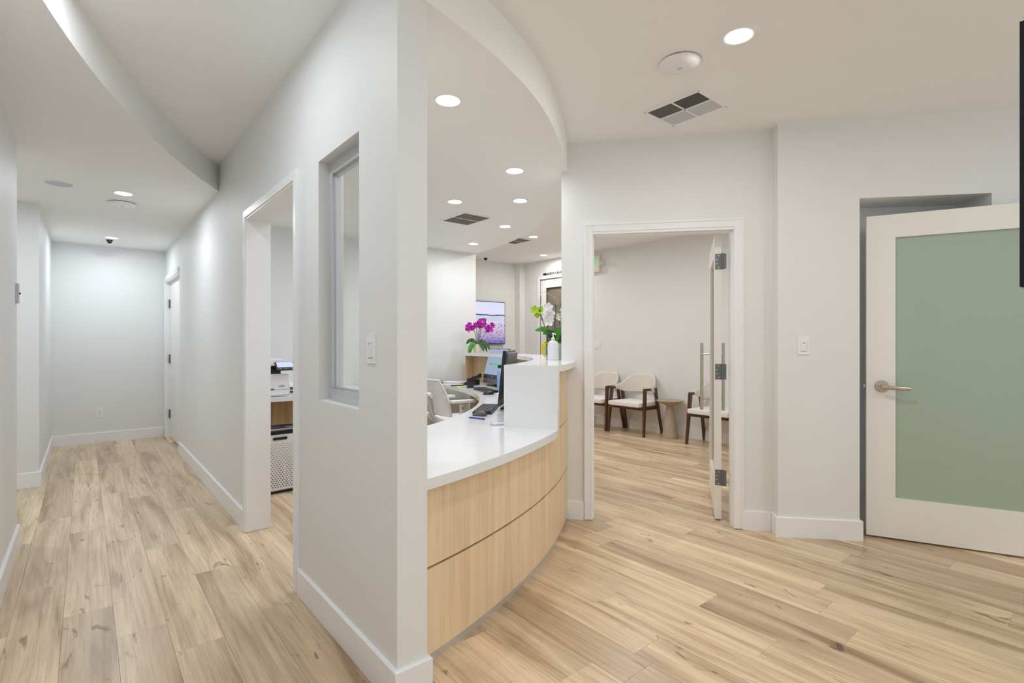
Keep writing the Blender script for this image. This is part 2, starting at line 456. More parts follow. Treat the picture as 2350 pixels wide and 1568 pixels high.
a0, a1 = PI, PI - math.asin((4.80 - 0.754) / rr_)
for i in range(41):
    a = a0 + (a1 - a0) * i / 40
    arc.append((cc[0] + rr_ * math.cos(a), cc[1] + rr_ * math.sin(a)))
bm = B(); prism(bm, arc + [(0.93, 4.86), (0.93, 8.6), (-2.1, 8.6), (-2.1, 4.4), (-0.4, 4.4), (-0.4, 0.754)], LO, HI + 0.02)
struct('ceiling_hall', bm, M['ceil'])

# ---------------------------------------------------------------- walls
bm = B()
for y0, y1, z0, z1 in ((1.645, 1.972, 0, HI), (1.972, 2.436, 0, 1.01), (1.972, 2.436, 2.127, HI), (2.436, 2.745, 0, HI), (2.745, 3.815, 2.125, HI),
                       (3.815, 7.03, 0, HI), (7.03, 8.30, 2.10, HI), (8.30, 8.42, 0, HI)):
    bx(bm, XA, XB, y0, y1, z0, z1)
bmesh.ops.remove_doubles(bm, verts=bm.verts, dist=1e-5)
struct('wall_divider', bm, M['paint'])
bm = B(); bx(bm, -0.45, -0.33, -3.0, 4.49, 0, HI); struct('wall_left', bm, M['paint'])
bm = B(); bx(bm, -2.0, -0.315, 6.215, 8.42, 0, LO + 0.1); struct('wall_left_far', bm, M['paint'])
bm = B(); bx(bm, -2.1, -2.0, 4.3, 6.3, 0, LO + 0.1); bx(bm, -2.1, -0.45, 4.3, 4.4, 0, LO + 0.1); struct('wall_side_passage', bm, M['paint'])
bm = B(); bx(bm, -2.0, 0.98, 8.42, 8.54, 0, LO + 0.1); struct('wall_far', bm, M['paint'])
bm = B(); bx(bm, XB, 4.215, 5.87, 7.40, 0, HI); struct('wall_back', bm, M['paint'])
bm = B(); bx(bm, 4.215, 6.37, 7.30, 7.42, 0, HI); struct('wall_rear', bm, M['paint'])
bm = B()
bx(bm, 6.25, 6.37, 0.0, 5.80, 0, HI); bx(bm, 6.25, 6.37, 5.80, 6.74, 2.39, HI); bx(bm, 6.25, 6.37, 6.74, 7.42, 0, HI)
struct('wall_right', bm, M['paint'])
bm = B(); bx(bm, 6.13, 6.25, 7.16, 7.30, 0, HI); struct('trim_1', bm, M['paint'])
# wall with centre doorway
DS0, DS1, DZ = 0.053, 1.014, 2.075
bm = B()
W2.bx(bm, -0.172, DS0, 0, 0.12, 0, HI); W2.bx(bm, DS0, DS1, 0, 0.12, DZ, HI); W2.bx(bm, DS1, 1.40, 0, 0.12, 0, HI)
struct('wall_front', bm, M['paint'])
bm = B()
W3.bx(bm, 0, 0.496, 0, 0.30, 0, HI); W3.bx(bm, 0.496, 1.251, 0, 0.30, 2.212, HI); W3.bx(bm, 1.251, 3.2, 0, 0.30, 0, HI); W3.bx(bm, -0.0, 3.2, 0.28, 0.40, 0, HI)
struct('wall_alcove', bm, M['paint'])
bm = B(); bx(bm, 1.95, 2.07, -2.6, 0.05, 0, HI); struct('wall_near', bm, M['paint'])

# ---------------------------------------------------------------- baseboards
def bb(name, *paths):
    # each path: wall line points, board on the left-hand side of the direction of travel, mitred corners
    bm = B()
    for path in paths:
        n = len(path); offs = []
        for i in range(n):
            ds = []
            if i > 0: ds.append((Vector(path[i]) - Vector(path[i - 1])).normalized())
            if i < n - 1: ds.append((Vector(path[i + 1]) - Vector(path[i])).normalized())
            ns = [Vector((-d.y, d.x)) for d in ds]
            m_ = sum(ns, Vector((0, 0))).normalized()
            offs.append(m_ / max(0.3, m_.dot(ns[0])))
        prof = [(0.0, 0.0), (BBT, 0.0), (BBT, BBH - 0.004), (BBT - 0.004, BBH), (0.0, BBH)]
        rows = [[bm.verts.new((path[i][0] + offs[i].x * o_, path[i][1] + offs[i].y * o_, z_)) for o_, z_ in prof] for i in range(n)]
        for a, b_ in zip(rows, rows[1:]):
            for k in range(5): bm.faces.new((a[k], a[(k + 1) % 5], b_[(k + 1) % 5], b_[k]))
        bm.faces.new(rows[0]); bm.faces.new(rows[-1][::-1])
    return struct(name, bm, M['trim'])
bb('baseboard_divider', [(XB, 1.72), (XB, 1.645), (XA, 1.645), (XA, 2.714)])
bb('baseboard_divider_far', [(XA, 3.852), (XA, 7.03)])
bb('baseboard_left', [(-0.45, 4.49), (-0.33, 4.49), (-0.33, -3.0)])
bb('baseboard_left_far', [(-0.315, 8.42), (-0.315, 6.215), (-2.0, 6.215)][::-1][::-1])
bb('baseboard_far', [(XA - 0.02, 8.42), (-0.30, 8.42)])
bb('baseboard_right', [(6.25, 0.2), (6.25, 5.738)], [(6.25, 6.802), (6.25, 7.16)])
bb('baseboard_rear', [(6.13, 7.30), (4.215, 7.30)])
bb('baseboard_back', [(3.2, 5.87), (XB, 5.87)])
bb('baseboard_front', [W2.w(-0.006, 0), W2.w(-0.16, 0)], [W2.w(1.246, 0), W2.w(1.073, 0)])
bb('baseboard_alcove', [W3.w(0.496, 0.05), W3.w(0.496, 0), W3.w(0, 0), W3.w(0, 0.10)], [W3.w(1.251, 0.28), W3.w(0.496, 0.28)], [W3.w(3.2, 0), W3.w(1.251, 0)])

# ---------------------------------------------------------------- door trims
def casing(name, parts):
    root = sempty(name)
    for nm, f in parts:
        bm = B(); f(bm); obj(nm, bm, M['trim'], root)
    return root
casing('trim_2', [   # centre doorway
    ('casing', lambda b: (W2.bx(b, DS0 - 0.057, DS0, -0.018, 0, 0.004, DZ + 0.057, 0.003), W2.bx(b, DS0 - 0.057, DS0 - 0.045, -0.023, -0.018, 0.004, DZ + 0.057))),
    ('casing', lambda b: (W2.bx(b, DS1, DS1 + 0.057, -0.018, 0, 0.004, DZ + 0.057, 0.003), W2.bx(b, DS1 + 0.045, DS1 + 0.057, -0.023, -0.018, 0.004, DZ + 0.057))),
    ('head_casing', lambda b: (W2.bx(b, DS0, DS1, -0.018, 0, DZ, DZ + 0.057, 0.003), W2.bx(b, DS0 - 0.045, DS1 + 0.045, -0.023, -0.018, DZ + 0.045, DZ + 0.057))),
    ('jamb', lambda b: W2.bx(b, DS0 - 0.012, DS0 + 0.004, -0.012, 0.13, 0.002, DZ)),
    ('jamb', lambda b: W2.bx(b, DS1 - 0.004, DS1 + 0.012, -0.012, 0.13, 0.002, DZ)),
    ('head_jamb', lambda b: W2.bx(b, DS0 + 0.004, DS1 - 0.004, -0.012, 0.13, DZ - 0.018, DZ)),
    ('door_stop', lambda b: (W2.bx(b, DS1 - 0.012, DS1 - 0.004, 0.02, 0.065, 0.002, DZ - 0.018), W2.bx(b, DS0 + 0.004, DS0 + 0.010, 0.02, 0.065, 0.002, DZ - 0.018), W2.bx(b, DS0 + 0.010, DS1 - 0.012, 0.02, 0.065, DZ - 0.028, DZ - 0.018)))])
casing('trim_3', [   # opening in the divider wall
    ('jamb', lambda b: bx(b, XA - 0.012, XB + 0.024, 3.797, 3.815, 0.002, 2.125)),
    ('jamb', lambda b: bx(b, XA - 0.012, XB + 0.024, 2.745, 2.763, 0.002, 2.125)),
    ('head_jamb', lambda b: bx(b, XA - 0.012, XB + 0.024, 2.763, 3.797, 2.107, 2.125)),
    ('casing', lambda b: bx(b, XA - 0.02, XA, 3.803, 3.850, 0.002, 2.165, bev=0.002)),
    ('casing', lambda b: bx(b, XA - 0.02, XA, 2.716, 2.757, 0.002, 2.165, bev=0.002)),
    ('head_casing', lambda b: bx(b, XA - 0.02, XA, 2.757, 3.803, 2.117, 2.165, bev=0.002))])
casing('trim_4', [   # far hall door
    ('jamb', lambda b: bx(b, XA - 0.012, XB, 8.28, 8.30, 0.002, 2.10)),
    ('head_jamb', lambda b: bx(b, XA - 0.012, XB, 7.03, 8.28, 2.08, 2.10)),
    ('casing', lambda b: bx(b, XA - 0.02, XA, 8.29, 8.35, 0.002, 2.155, bev=0.002)),
    ('head_casing', lambda b: bx(b, XA - 0.02, XA, 7.05, 8.29, 2.095, 2.155, bev=0.002))])
casing('trim_5', [   # glazed door at the back
    ('casing', lambda b: bx(b, 6.232, 6.25, 6.74, 6.80, 0.002, 2.45, bev=0.002)),
    ('casing', lambda b: bx(b, 6.232, 6.25, 5.74, 5.80, 0.002, 2.45, bev=0.002)),
    ('head_casing', lambda b: bx(b, 6.232, 6.25, 5.80, 6.74, 2.40, 2.45, bev=0.002))])

# ---------------------------------------------------------------- window in the divider wall
win = sempty('window_1')
fx0, fx1 = 0.893, 0.935
bm = B()
bx(bm, fx0, fx1, 2.396, 2.436, 1.01, 2.127); bx(bm, fx0, fx1, 1.972, 2.012, 1.01, 2.127)
bx(bm, fx0, fx1, 2.012, 2.396, 2.072, 2.127); bx(bm, fx0, fx1, 2.012, 2.396, 1.01, 1.062)
obj('window_frame', bm, M['alu'], win)
bm = B()
bx(bm, fx0 + 0.015, fx1 - 0.01, 2.384, 2.396, 1.062, 2.072); bx(bm, fx0 + 0.015, fx1 - 0.01, 2.012, 2.024, 1.062, 2.072); bx(bm, fx0 + 0.015, fx1 - 0.01, 2.024, 2.384, 2.06, 2.072); bx(bm, fx0 + 0.015, fx1 - 0.01, 2.024, 2.384, 1.062, 1.074)
obj('glazing_bead', bm, M['alu'], win)
bm = B(); bx(bm, 0.913, 0.919, 2.02, 2.39, 1.07, 2.065); obj('pane', bm, M['glass'], win)

# ---------------------------------------------------------------- doors
# centre glass door, open into the waiting room
lf = Fr((3.486, 1.915), (0.806, 0.592))
lf.e = (math.cos(math.radians(31.5)), math.sin(math.radians(31.5))); lf.b = (lf.e[1], -lf.e[0]); lf.rz = math.radians(31.5)
d1 = sempty('door_1')
L_ = 0.90
def leafbox(bm, s0, s1, d0, d1_, z0, z1, bev=0):
    c = lf.w((s0 + s1) / 2, (d0 + d1_) / 2)
    box(bm, (c[0], c[1], (z0 + z1) / 2), (abs(s1 - s0), abs(d1_ - d0), z1 - z0), rz=lf.rz, bev=bev)
def d1part(nm, a, m):
    bm = B(); leafbox(bm, *a); return obj(nm, bm, m, d1)
hs = d1part('stile', (0, 0.13, 0, 0.045, 0.012, 2.05), M['doorpaint'])
fs = d1part('stile', (L_ - 0.13, L_, 0, 0.045, 0.012, 2.05), M['doorpaint'])
d1part('rail', (0.13, L_ - 0.13, 0, 0.045, 1.90, 2.05), M['doorpaint'])
d1part('rail', (0.13, L_ - 0.13, 0, 0.045, 0.012, 0.27), M['doorpaint'])
d1part('pane', (0.13, L_ - 0.13, 0.018, 0.027, 0.27, 1.90), M['doorglass'])
for sd in (-1, 1):
    bm = B()
    dd = -0.065 if sd < 0 else 0.045 + 0.065
    p = lf.w(L_ - 0.065, dd); tube(bm, [(p[0], p[1], 0.69), (p[0], p[1], 1.275)], 0.0145, 14)
    h = obj('pull_bar', bm, M['pull'], fs, smooth=True)
    for z in (0.79, 1.18):
        q = lf.w(L_ - 0.065, 0.0 if sd < 0 else 0.045)
        bm = B(); tube(bm, [(q[0], q[1], z), (p[0], p[1], z)], 0.009, 10); obj('standoff', bm, M['pull'], fs, smooth=True)
for z in (0.31, 1.07, 1.86):
    bm = B()
    leafbox(bm, -0.003, 0.0, 0.004, 0.044, z - 0.055, z + 0.055)
    q = lf.w(-0.006, 0.052); tube(bm, [(q[0], q[1], z - 0.057), (q[0], q[1], z + 0.057)], 0.008, 10)
    q2 = lf.w(-0.006, 0.075); tube(bm, [(q[0], q[1], z), (q2[0], q2[1], z)], 0.002, 6)
    leafbox(bm, -0.010, -0.006, 0.052, 0.078, z - 0.055, z + 0.055)
    hg = obj('hinge', bm, M['steel'], hs)
    for dz in (-0.042, -0.014, 0.014, 0.042):
        q = lf.w(-0.0035, 0.014 if abs(dz) < 0.03 else 0.026)
        bm = B(); box(bm, (q[0], q[1], z + dz), (0.003, 0.007, 0.007), rz=lf.rz); obj('screw', bm, M['screw'], hs)

# frosted glass door on the right
d2 = sempty('door_2')
def d2part(nm, a, m, par=None, bev=0):
    bm = B(); W4.bx(bm, *a, bev=bev); return obj(nm, bm, m, par or d2)
ZT, ZB, LL = 2.109, 0.012, 1.02
st = d2part('stile', (0, 0.157, 0, 0.045, ZB, ZT), M['doorpaint'])
d2part('stile', (LL - 0.157, LL, 0, 0.045, ZB, ZT), M['doorpaint'])
d2part('rail', (0.157, LL - 0.157, 0, 0.045, 1.960, ZT), M['doorpaint'])
d2part('rail', (0.157, LL - 0.157, 0, 0.045, ZB, 0.272), M['doorpaint'])
d2part('pane', (0.157, LL - 0.157, 0.018, 0.028, 0.272, 1.960), M['frost'])
hz, hs_ = 0.993, 0.083
c = W4.w(hs_, 0.0)
bm = B(); lathe(bm, [(0.0, 0.0), (0.038, 0.0), (0.038, 0.004), (0.034, 0.010), (0.020, 0.013), (0.0, 0.013)], 32)
bmesh.ops.rotate(bm, verts=bm.verts, cent=(0, 0, 0), matrix=Matrix.Rotation(PI / 2, 3, 'X')); bmesh.ops.rotate(bm, verts=bm.verts, cent=(0, 0, 0), matrix=Matrix.Rotation(W4.rz, 3, 'Z'))
bmesh.ops.translate(bm, verts=bm.verts, vec=(c[0], c[1], hz)); obj('rosette', bm, M['nickel'], st, smooth=True)
bm = B()
pa, pb = W4.w(hs_, -0.005), W4.w(hs_, -0.052)
tube(bm, [(pa[0], pa[1], hz), (pb[0], pb[1], hz)], 0.011, 14)
hp = [W4.w(hs_ - 0.006, -0.052), W4.w(hs_ + 0.03, -0.056), W4.w(hs_ + 0.09, -0.056), W4.w(hs_ + 0.142, -0.052)]
tube(bm, [(p[0], p[1], hz - 0.003 * i) for i, p in enumerate(hp)], [0.008, 0.0075, 0.007, 0.0065], 14, flat=1.8)
obj('lever_handle', bm, M['nickel'], st, smooth=True)
bm = B(); q = W4.w(hs_ - 0.022, -0.0135); box(bm, (q[0], q[1], hz), (0.004, 0.003, 0.004), rz=W4.rz); obj('keyhole', bm, M['black'], st)
bm = B(); W4.bx(bm, -0.002, 0.0, 0.008, 0.037, hz - 0.03, hz + 0.03); W4.bx(bm, -0.014, -0.002, 0.014, 0.028, hz - 0.012, hz + 0.012, bev=0.003); obj('latch', bm, M['nickel'], st)
bm = B(); c = W4.w(LL, 0.05)
for z in (0.25, 1.05, 1.85): tube(bm, [(c[0], c[1], z - 0.05), (c[0], c[1], z + 0.05)], 0.008, 8)
obj('hinge', bm, M['nickel'], d2)

# far hall door
d3 = sempty('door_3')
bm = B(); bx(bm, 0.885, 0.925, 7.04, 8.275, 0.012, 2.078); obj('panel', bm, M['doorpaint'], d3)
for z in (0.32, 1.06, 1.80):
    bm = B(); bx(bm, 0.866, 0.884, 8.245, 8.279, z - 0.055, z + 0.055, bev=0.002); obj('hinge', bm, M['steel'], d3)
# glazed door at the back of the waiting room
d4 = sempty('door_4')
def d4p(nm, y0, y1, z0, z1, m, x0=6.262, x1=6.305, par=None):
    bm = B(); bx(bm, x0, x1, y0, y1, z0, z1); return obj(nm, bm, m, par or d4)
d4p('stile', 6.585, 6.73, 0.012, 2.38, M['doorpaint']); d4p('stile', 5.81, 5.955, 0.012, 2.38, M['doorpaint'])
d4p('rail', 5.955, 6.585, 2.23, 2.38, M['doorpaint']); d4p('rail', 5.955, 6.585, 0.012, 0.28, M['doorpaint'])
d4p('pane', 5.955, 6.585, 0.28, 2.23, M['tint'], 6.28, 6.288)
bm = B()
for y0, y1, z0, z1 in ((6.575, 6.587, 0.28, 2.24), (5.953, 5.965, 0.28, 2.24), (5.953, 6.587, 2.225, 2.24)): bx(bm, 6.258, 6.268, y0, y1, z0, z1)
obj('gasket', bm, M['black'], d4)
bm = B(); bx(bm, 6.252, 6.262, 6.728, 6.745, 1.98, 2.10); obj('hinge', bm, M['steel'], d4)
bm = B(); bx(bm, 6.2505, 6.256, 5.80, 6.744, 2.384, 2.396); bx(bm, 6.2505, 6.256, 6.734, 6.742, 0.0, 2.384); obj('door_gap', bm, M['dark'], d4)
# ---------------------------------------------------------------- recessed downlights
def make_downlight(name, x, y, z, label, power, col, r=0.048, rw=0.02, group=None, tilt=None):
    t = thing(name, label, 'ceiling light', (x, y, z), group=group)
    bm = B(); lathe(bm, [(r + rw, 0.0), (r + rw - 0.001, -0.005), (r + rw * 0.7, -0.007), (r + 0.002, -0.004), (r, 0.0), (r + rw, 0.0)], 40)
    obj('trim_ring', bm, M['white'], t, smooth=True)
    bm = B(); lathe(bm, [(0, -0.0012), (r, -0.0012), (r, 0.0)], 40); obj('lens', bm, M['lens'], t)
    ld = bpy.data.lights.new('lamp', 'AREA'); ld.shape = 'DISK'; ld.size = 2 * r * 0.96; ld.energy = power; ld.color = col; ld.spread = math.radians(178)
    lo = bpy.data.objects.new('lamp', ld); COL.objects.link(lo); lo.parent = t; lo.location = (0, 0, -0.004)
    return t
make_downlight('downlight', 2.377, 1.185, HI, 'large bright recessed downlight in the lobby ceiling, at the upper right beside the white disc', P_LOBBY, WARM, r=0.060, rw=0.028)
for (x, y, lb) in ((1.427, 2.23, 'recessed downlight nearest the column in the dropped ceiling above the reception desk'),
                   (2.381, 2.838, 'recessed downlight near the curved ceiling edge, second nearest over the reception desk'),
                   (2.500, 3.794, 'recessed downlight just in front of the small square vent over reception'),
                   (2.923, 3.407, 'recessed downlight close to the end of the wall beside the doorway, in the dropped ceiling'),
                   (3.444, 4.263, 'recessed downlight right of and behind the dropped-ceiling vent'),
                   (3.748, 5.266, 'farthest recessed downlight in the dropped ceiling, nearest the back wall')):
    make_downlight('downlight', x, y, LO, lb, P_REC, NEUT, group=None)
for (x, y, lb) in ((4.724, 5.23, 'recessed waiting-room downlight seen just past the dropped ceiling edge, nearer one'),
                   (5.841, 6.214, 'recessed waiting-room downlight above the glazed back door')):
    make_downlight('downlight', x, y, HI, lb, P_WAIT, WARM)
for (x, y, lb) in ((0.245, 5.342, 'nearer recessed downlight in the hallway ceiling, before the white disc'),
                   (0.245, 7.688, 'farther recessed downlight in the hallway, just before the black dome camera')):
    make_downlight('downlight', x, y, LO, lb, P_HALL, COOL)
# added fill downlights outside the frame, put in to brighten the rooms
for (x, y, z, p, c, w) in ((0.05, 0.4, HI, P_HALL * 0.7, COOL, 'lobby left'), (0.20, 2.38, HI, P_HALL * 0.75, COOL, 'lobby left front'), (0.55, -0.5, HI, P_LOBBY * 0.7, NEUT, 'lobby'), (1.2, -1.9, HI, P_LOBBY, WARM, 'lobby rear'), (2.9, -0.55, HI, P_LOBBY, WARM, 'lobby side'),
                           (4.7, 3.6, HI, P_WAIT, NEUT, 'waiting room middle'), (4.9, 1.9, HI, P_WAIT, NEUT, 'waiting room near'),
                           (1.6, 4.6, LO, P_REC, NEUT, 'reception inner'), (-1.1, 5.3, LO, P_HALL, COOL, 'side passage')):
    make_downlight('downlight', x, y, z, 'added fill downlight in the %s ceiling, outside the view' % w, p, c)

# ---------------------------------------------------------------- ceiling devices
def disc_device(name, x, y, z, r, label, cat):
    t = thing(name, label, cat, (x, y, z))
    bm = B(); lathe(bm, [(0, 0), (r * 0.93, 0), (r * 0.93, -0.006), (0, -0.006)], 40); obj('mounting_base', bm, M['gray'], t, smooth=True)
    bm = B(); lathe(bm, [(0, -0.006), (r, -0.006), (r * 0.995, -0.011), (r * 0.86, -0.022), (r * 0.5, -0.030), (r * 0.40, -0.031), (r * 0.37, -0.029), (r * 0.36, -0.032), (0, -0.034)], 48)
    obj('cover', bm, M['white'], t, smooth=True)
    bm = B(); lathe(bm, [(r * 0.05, -0.034), (r * 0.09, -0.0348), (r * 0.13, -0.034)], 24); obj('indicator_ring', bm, M['lightgray'], t, smooth=True)
    bm = B(); a = math.atan2(-RY, -RX) ; a = math.radians(62)
    box(bm, (r * 0.97 * math.cos(a), r * 0.97 * math.sin(a), -0.006), (0.01, 0.02, 0.005), rz=a); obj('locking_tab', bm, M['black'], t)
disc_device('access_point', 2.368, 1.492, HI, 0.103, 'round white wireless access point on the lobby ceiling between light and vent', 'access point')
disc_device('access_point', 0.255, 5.73, LO, 0.103, 'round white wireless access point on the hallway ceiling behind the nearer downlight', 'access point')
t = thing('ceiling_speaker', 'flat round grey speaker grille in the hallway ceiling, left of the downlight', 'speaker', (-0.154, 5.339, LO))
bm = B(); lathe(bm, [(0.085, 0), (0.098, 0.0), (0.098, -0.004), (0.085, -0.004)], 40); obj('rim', bm, M['white'], t, smooth=True)
bm = B(); lathe(bm, [(0, -0.003), (0.088, -0.003), (0.088, 0)], 40); obj('grille', bm, M['lightgray'], t)

def dome(x, y, z, label):
    t = thing('dome_camera', label, 'camera', (x, y, z)); t.scale = (0.62, 0.62, 0.62) if y > 7.5 else (0.75, 0.75, 0.75)
    bm = B(); lathe(bm, [(0, 0), (0.055, 0), (0.055, -0.012), (0.047, -0.02), (0, -0.02)], 28); obj('base', bm, M['white' if y < 7.5 else 'black'], t, smooth=True)
    bm = B(); lathe(bm, [(0.042, -0.015)] + [(0.042 * math.cos(a * PI / 16), -0.03 - 0.042 * math.sin(a * PI / 16)) for a in range(0, 8)] + [(0, -0.072)], 28); obj('dome', bm, M['blackgloss'], t, smooth=True)
dome(0.229, 7.90, LO, 'small black dome camera at the far end of the hallway ceiling')
dome(5.246, 7.02, HI, 'small black dome camera on the waiting-room ceiling above the wall television')

def vent(x, y, z, w, d, label, quads, nsl=14, rz=0.0):
    t = thing('air_vent', label, 'vent', (x, y, z), rz)
    bm = B(); fr = 0.022
    xs = sorted({-w / 2, w / 2}); 
    bx(bm, -w / 2, w / 2, -d / 2, -d / 2 + fr, -0.008, 0); bx(bm, -w / 2, w / 2, d / 2 - fr, d / 2, -0.008, 0)
    bx(bm, -w / 2, -w / 2 + fr, -d / 2 + fr, d / 2 - fr, -0.008, 0); bx(bm, w / 2 - fr, w / 2, -d / 2 + fr, d / 2 - fr, -0.008, 0)
    if quads == 4:
        bx(bm, -0.006, 0.006, -d / 2 + fr, d / 2 - fr, -0.008, 0); bx(bm, -w / 2 + fr, w / 2 - fr, -0.006, 0.006, -0.008, 0)
    else:
        bx(bm, -w / 2 + fr, w / 2 - fr, -0.005, 0.005, -0.008, 0)
    obj('frame', bm, M['white'], t)
    bm = B(); bx(bm, -w / 2 + fr, w / 2 - fr, -d / 2 + fr, d / 2 - fr, -0.0006, 0.0); obj('backing', bm, M['dark'], t)
    if quads == 4:
        # two dark louvred quarters on the low-x side, two closed quarters on the other
        for sy in (-1, 1):
            y0, y1 = (0.006, d / 2 - fr) if sy > 0 else (-d / 2 + fr, -0.006)
            for i in range(nsl):
                xx = -w / 2 + fr + (w / 2 - fr - 0.006) * (i + 0.5) / nsl
                bm = B(); box(bm, (xx, (y0 + y1) / 2, -0.004), (0.0035, y1 - y0, 0.006), rot=Matrix.Rotation(0.75 * sy, 3, 'Y')); obj('slat', bm, M['gray' if sy < 0 else 'ventslat'], t)
            bm = B(); box(bm, (w / 4 - 0.008, (y0 + y1) / 2, -0.005), (w / 2 - fr - 0.008, y1 - y0 - 0.002, 0.004)); obj('damper_plate', bm, M['lightgray'], t)
        for (px, py) in ((-1, -1), (-1, 1), (1, -1), (1, 1)):
            bm = B(); box(bm, (px * (w / 2 - 0.011), py * (d / 2 - 0.011), -0.009), (0.006, 0.006, 0.002)); obj('screw', bm, M['gray'], t)
    else:
        for sy in (-1, 1):
            y0, y1 = (0.005, d / 2 - fr) if sy > 0 else (-d / 2 + fr, -0.005)
            for i in range(nsl):
                yy = y0 + (y1 - y0) * (i + 0.5) / nsl
                bm = B(); box(bm, (0, yy, -0.004), (w - 2 * fr, 0.0035, 0.006), rot=Matrix.Rotation(0.8, 3, 'X')); obj('slat', bm, M['ventslat'], t)
vent(2.862, 1.768, HI, 0.33, 0.39, 'white lobby ceiling vent with two dark louvred quarters and two closed quarters', 4)
vent(2.94, 4.26, LO, 0.35, 0.44, 'ceiling vent with two dark louvred panels in the dropped ceiling over reception', 2)
vent(4.70, 5.60, HI, 0.35, 0.40, 'waiting-room ceiling vent partly hidden behind the dropped ceiling edge', 2)

# ---------------------------------------------------------------- screens on walls
t = thing('wall_television', 'wall television showing a seaside landscape, on the far waiting-room wall', 'television', (5.16, 7.30, 1.625))
bm = B(); box(bm, (0, -0.03, 0), (1.39, 0.05, 0.76), bev=0.004); obj('casing', bm, M['blackgloss'], t)
bm = B(); box(bm, (0, -0.0565, 0.0), (1.365, 0.003, 0.735)); obj('screen', bm, M['beach'], t)
bm = B(); box(bm, (0, -0.003, 0), (0.4, 0.01, 0.3)); obj('wall_bracket', bm, M['gray'], t)
t = thing('display_panel', 'black display panel hung high at the right edge of the view', 'television', (1.82, -0.38, 1.42))
bm = B(); bx(bm, 0, 0.055, -0.58, 0.56, 0.0, 0.67, bev=0.003); obj('casing', bm, M['gray'], t)
bm = B(); bx(bm, -0.004, 0.0, -0.58, 0.56, 0.0, 0.67); obj('screen', bm, M['matteblack'], t)
bm = B(); bx(bm, 0.055, 0.128, -0.20, 0.02, 0.2, 0.45); obj('wall_bracket', bm, M['gray'], t)

# ---------------------------------------------------------------- signs, switches, outlets
t = thing('exit_sign', 'ivory exit sign with green letters and a side lamp head, on the waiting-room wall', 'sign', (6.25, 5.475, 2.39))
bm = B(); bx(bm, -0.055, 0, -0.155, 0.155, 0.0, 0.26, bev=0.004); obj('housing', bm, M['ivory'], t)
bm = B(); bx(bm, -0.058, -0.055, -0.145, 0.145, 0.012, 0.248); obj('face_plate', bm, M['ivory'], t)
def text(name, body, size, m, loc, rot, parent, ext=0.002, sx=1.0):
    cu = bpy.data.curves.new(name, 'FONT'); cu.body = body; cu.size = size; cu.extrude = ext; cu.align_x = 'CENTER'; cu.align_y = 'CENTER'
    to = bpy.data.objects.new(name, cu); COL.objects.link(to)
    dg = bpy.context.evaluated_depsgraph_get(); me = bpy.data.meshes.new_from_object(to.evaluated_get(dg))
    bpy.data.objects.remove(to)
    me.materials.clear(); me.materials.append(m)
    o = bpy.data.objects.new(name, me); COL.objects.link(o); o.location = loc; o.rotation_euler = rot; o.parent = parent; o.scale = (sx, 1, 1)
    return o
text('lettering', 'EXIT', 0.175, M['green'], (-0.059, -0.0, 0.135), (PI / 2, 0, -PI / 2), t, ext=0.002, sx=0.62)
bm = B(); tube(bm, [(-0.03, -0.155, 0.13), (-0.035, -0.185, 0.13)], 0.012, 10); tube(bm, [(-0.02, -0.2, 0.13), (-0.075, -0.2, 0.125)], [0.026, 0.034], 20); obj('lamp_head', bm, M['white'], t, smooth=True)
bm = B(); tube(bm, [(-0.074, -0.2, 0.125), (-0.079, -0.2, 0.125)], 0.028, 20); obj('lamp_lens', bm, M['lightgray'], t, smooth=True)

t = thing('door_notice', 'narrow black notice strip with white lettering above the glazed back door', 'sign', (6.25, 6.15, 2.482))
bm = B(); bx(bm, -0.004, 0, -0.505, 0.505, -0.02, 0.02); obj('strip', bm, M['black'], t)
nl = text('notice_lettering', 'THIS DOOR TO REMAIN UNLOCKED', 0.046, M['white'], (-0.005, 0, 0.0), (PI / 2, 0, -PI / 2), t, ext=0.0005, sx=1.12); nl['kind'] = 'stuff'

def switch(name, label, cat, loc, rz, w=0.072, h=0.116, kind='paddle'):
    # local: face towards -Y
    t = thing(name, label, cat, loc, rz)
    bm = B(); box(bm, (0, -0.003, 0), (w, 0.006, h), bev=0.0015); obj('plate', bm, M['white'], t)
    if kind == 'outlet':
        bm = B(); box(bm, (0, -0.0065, 0), (0.034, 0.004, 0.068), bev=0.001); obj('receptacle', bm, M['paper'], t)
        for z in (-0.018, 0.018):
            bm = B(); box(bm, (-0.006, -0.0088, z), (0.0025, 0.001, 0.009)); box(bm, (0.006, -0.0088, z), (0.0025, 0.001, 0.009)); box(bm, (0, -0.0088, z - 0.01), (0.005, 0.001, 0.004)); obj('slot', bm, M['gray'], t)
    else:
        bm = B(); box(bm, (0, -0.0075, -0.002), (0.033, 0.006, 0.066), bev=0.0015); obj('rocker', bm, M['paper'], t)
        bm = B(); box(bm, (0, -0.0065, -0.036), (0.034, 0.001, 0.002)); obj('rocker_gap', bm, M['gray'], t)
        bm = B(); box(bm, (0, -0.0107, 0.018), (0.010, 0.001, 0.004)); obj('indicator_slot', bm, M['gray'], t)
        bm = B(); box(bm, (0.0225, -0.008, 0.0), (0.005, 0.004, 0.06)); obj('dimmer_slider', bm, M['white'], t)
    return t
p = W3.w(0.157, 0); switch('light_switch', 'white rocker light switch on the wall between doorway and frosted door', 'switch', (p[0], p[1], 1.258), W3.rz)
switch('light_switch', 'white dimmer switch plate on the near column beside the window', 'switch', (XA, 1.853, 1.257), -PI / 2)
switch('light_switch', 'white wall switch in the waiting room, just inside the doorway left of the chairs', 'switch', (6.25, 5.41, 1.235), -PI / 2, w=0.115)
switch('wall_outlet', 'white electrical outlet low on the far hallway wall', 'outlet', (0.143, 8.42, 0.38), 0, kind='outlet')
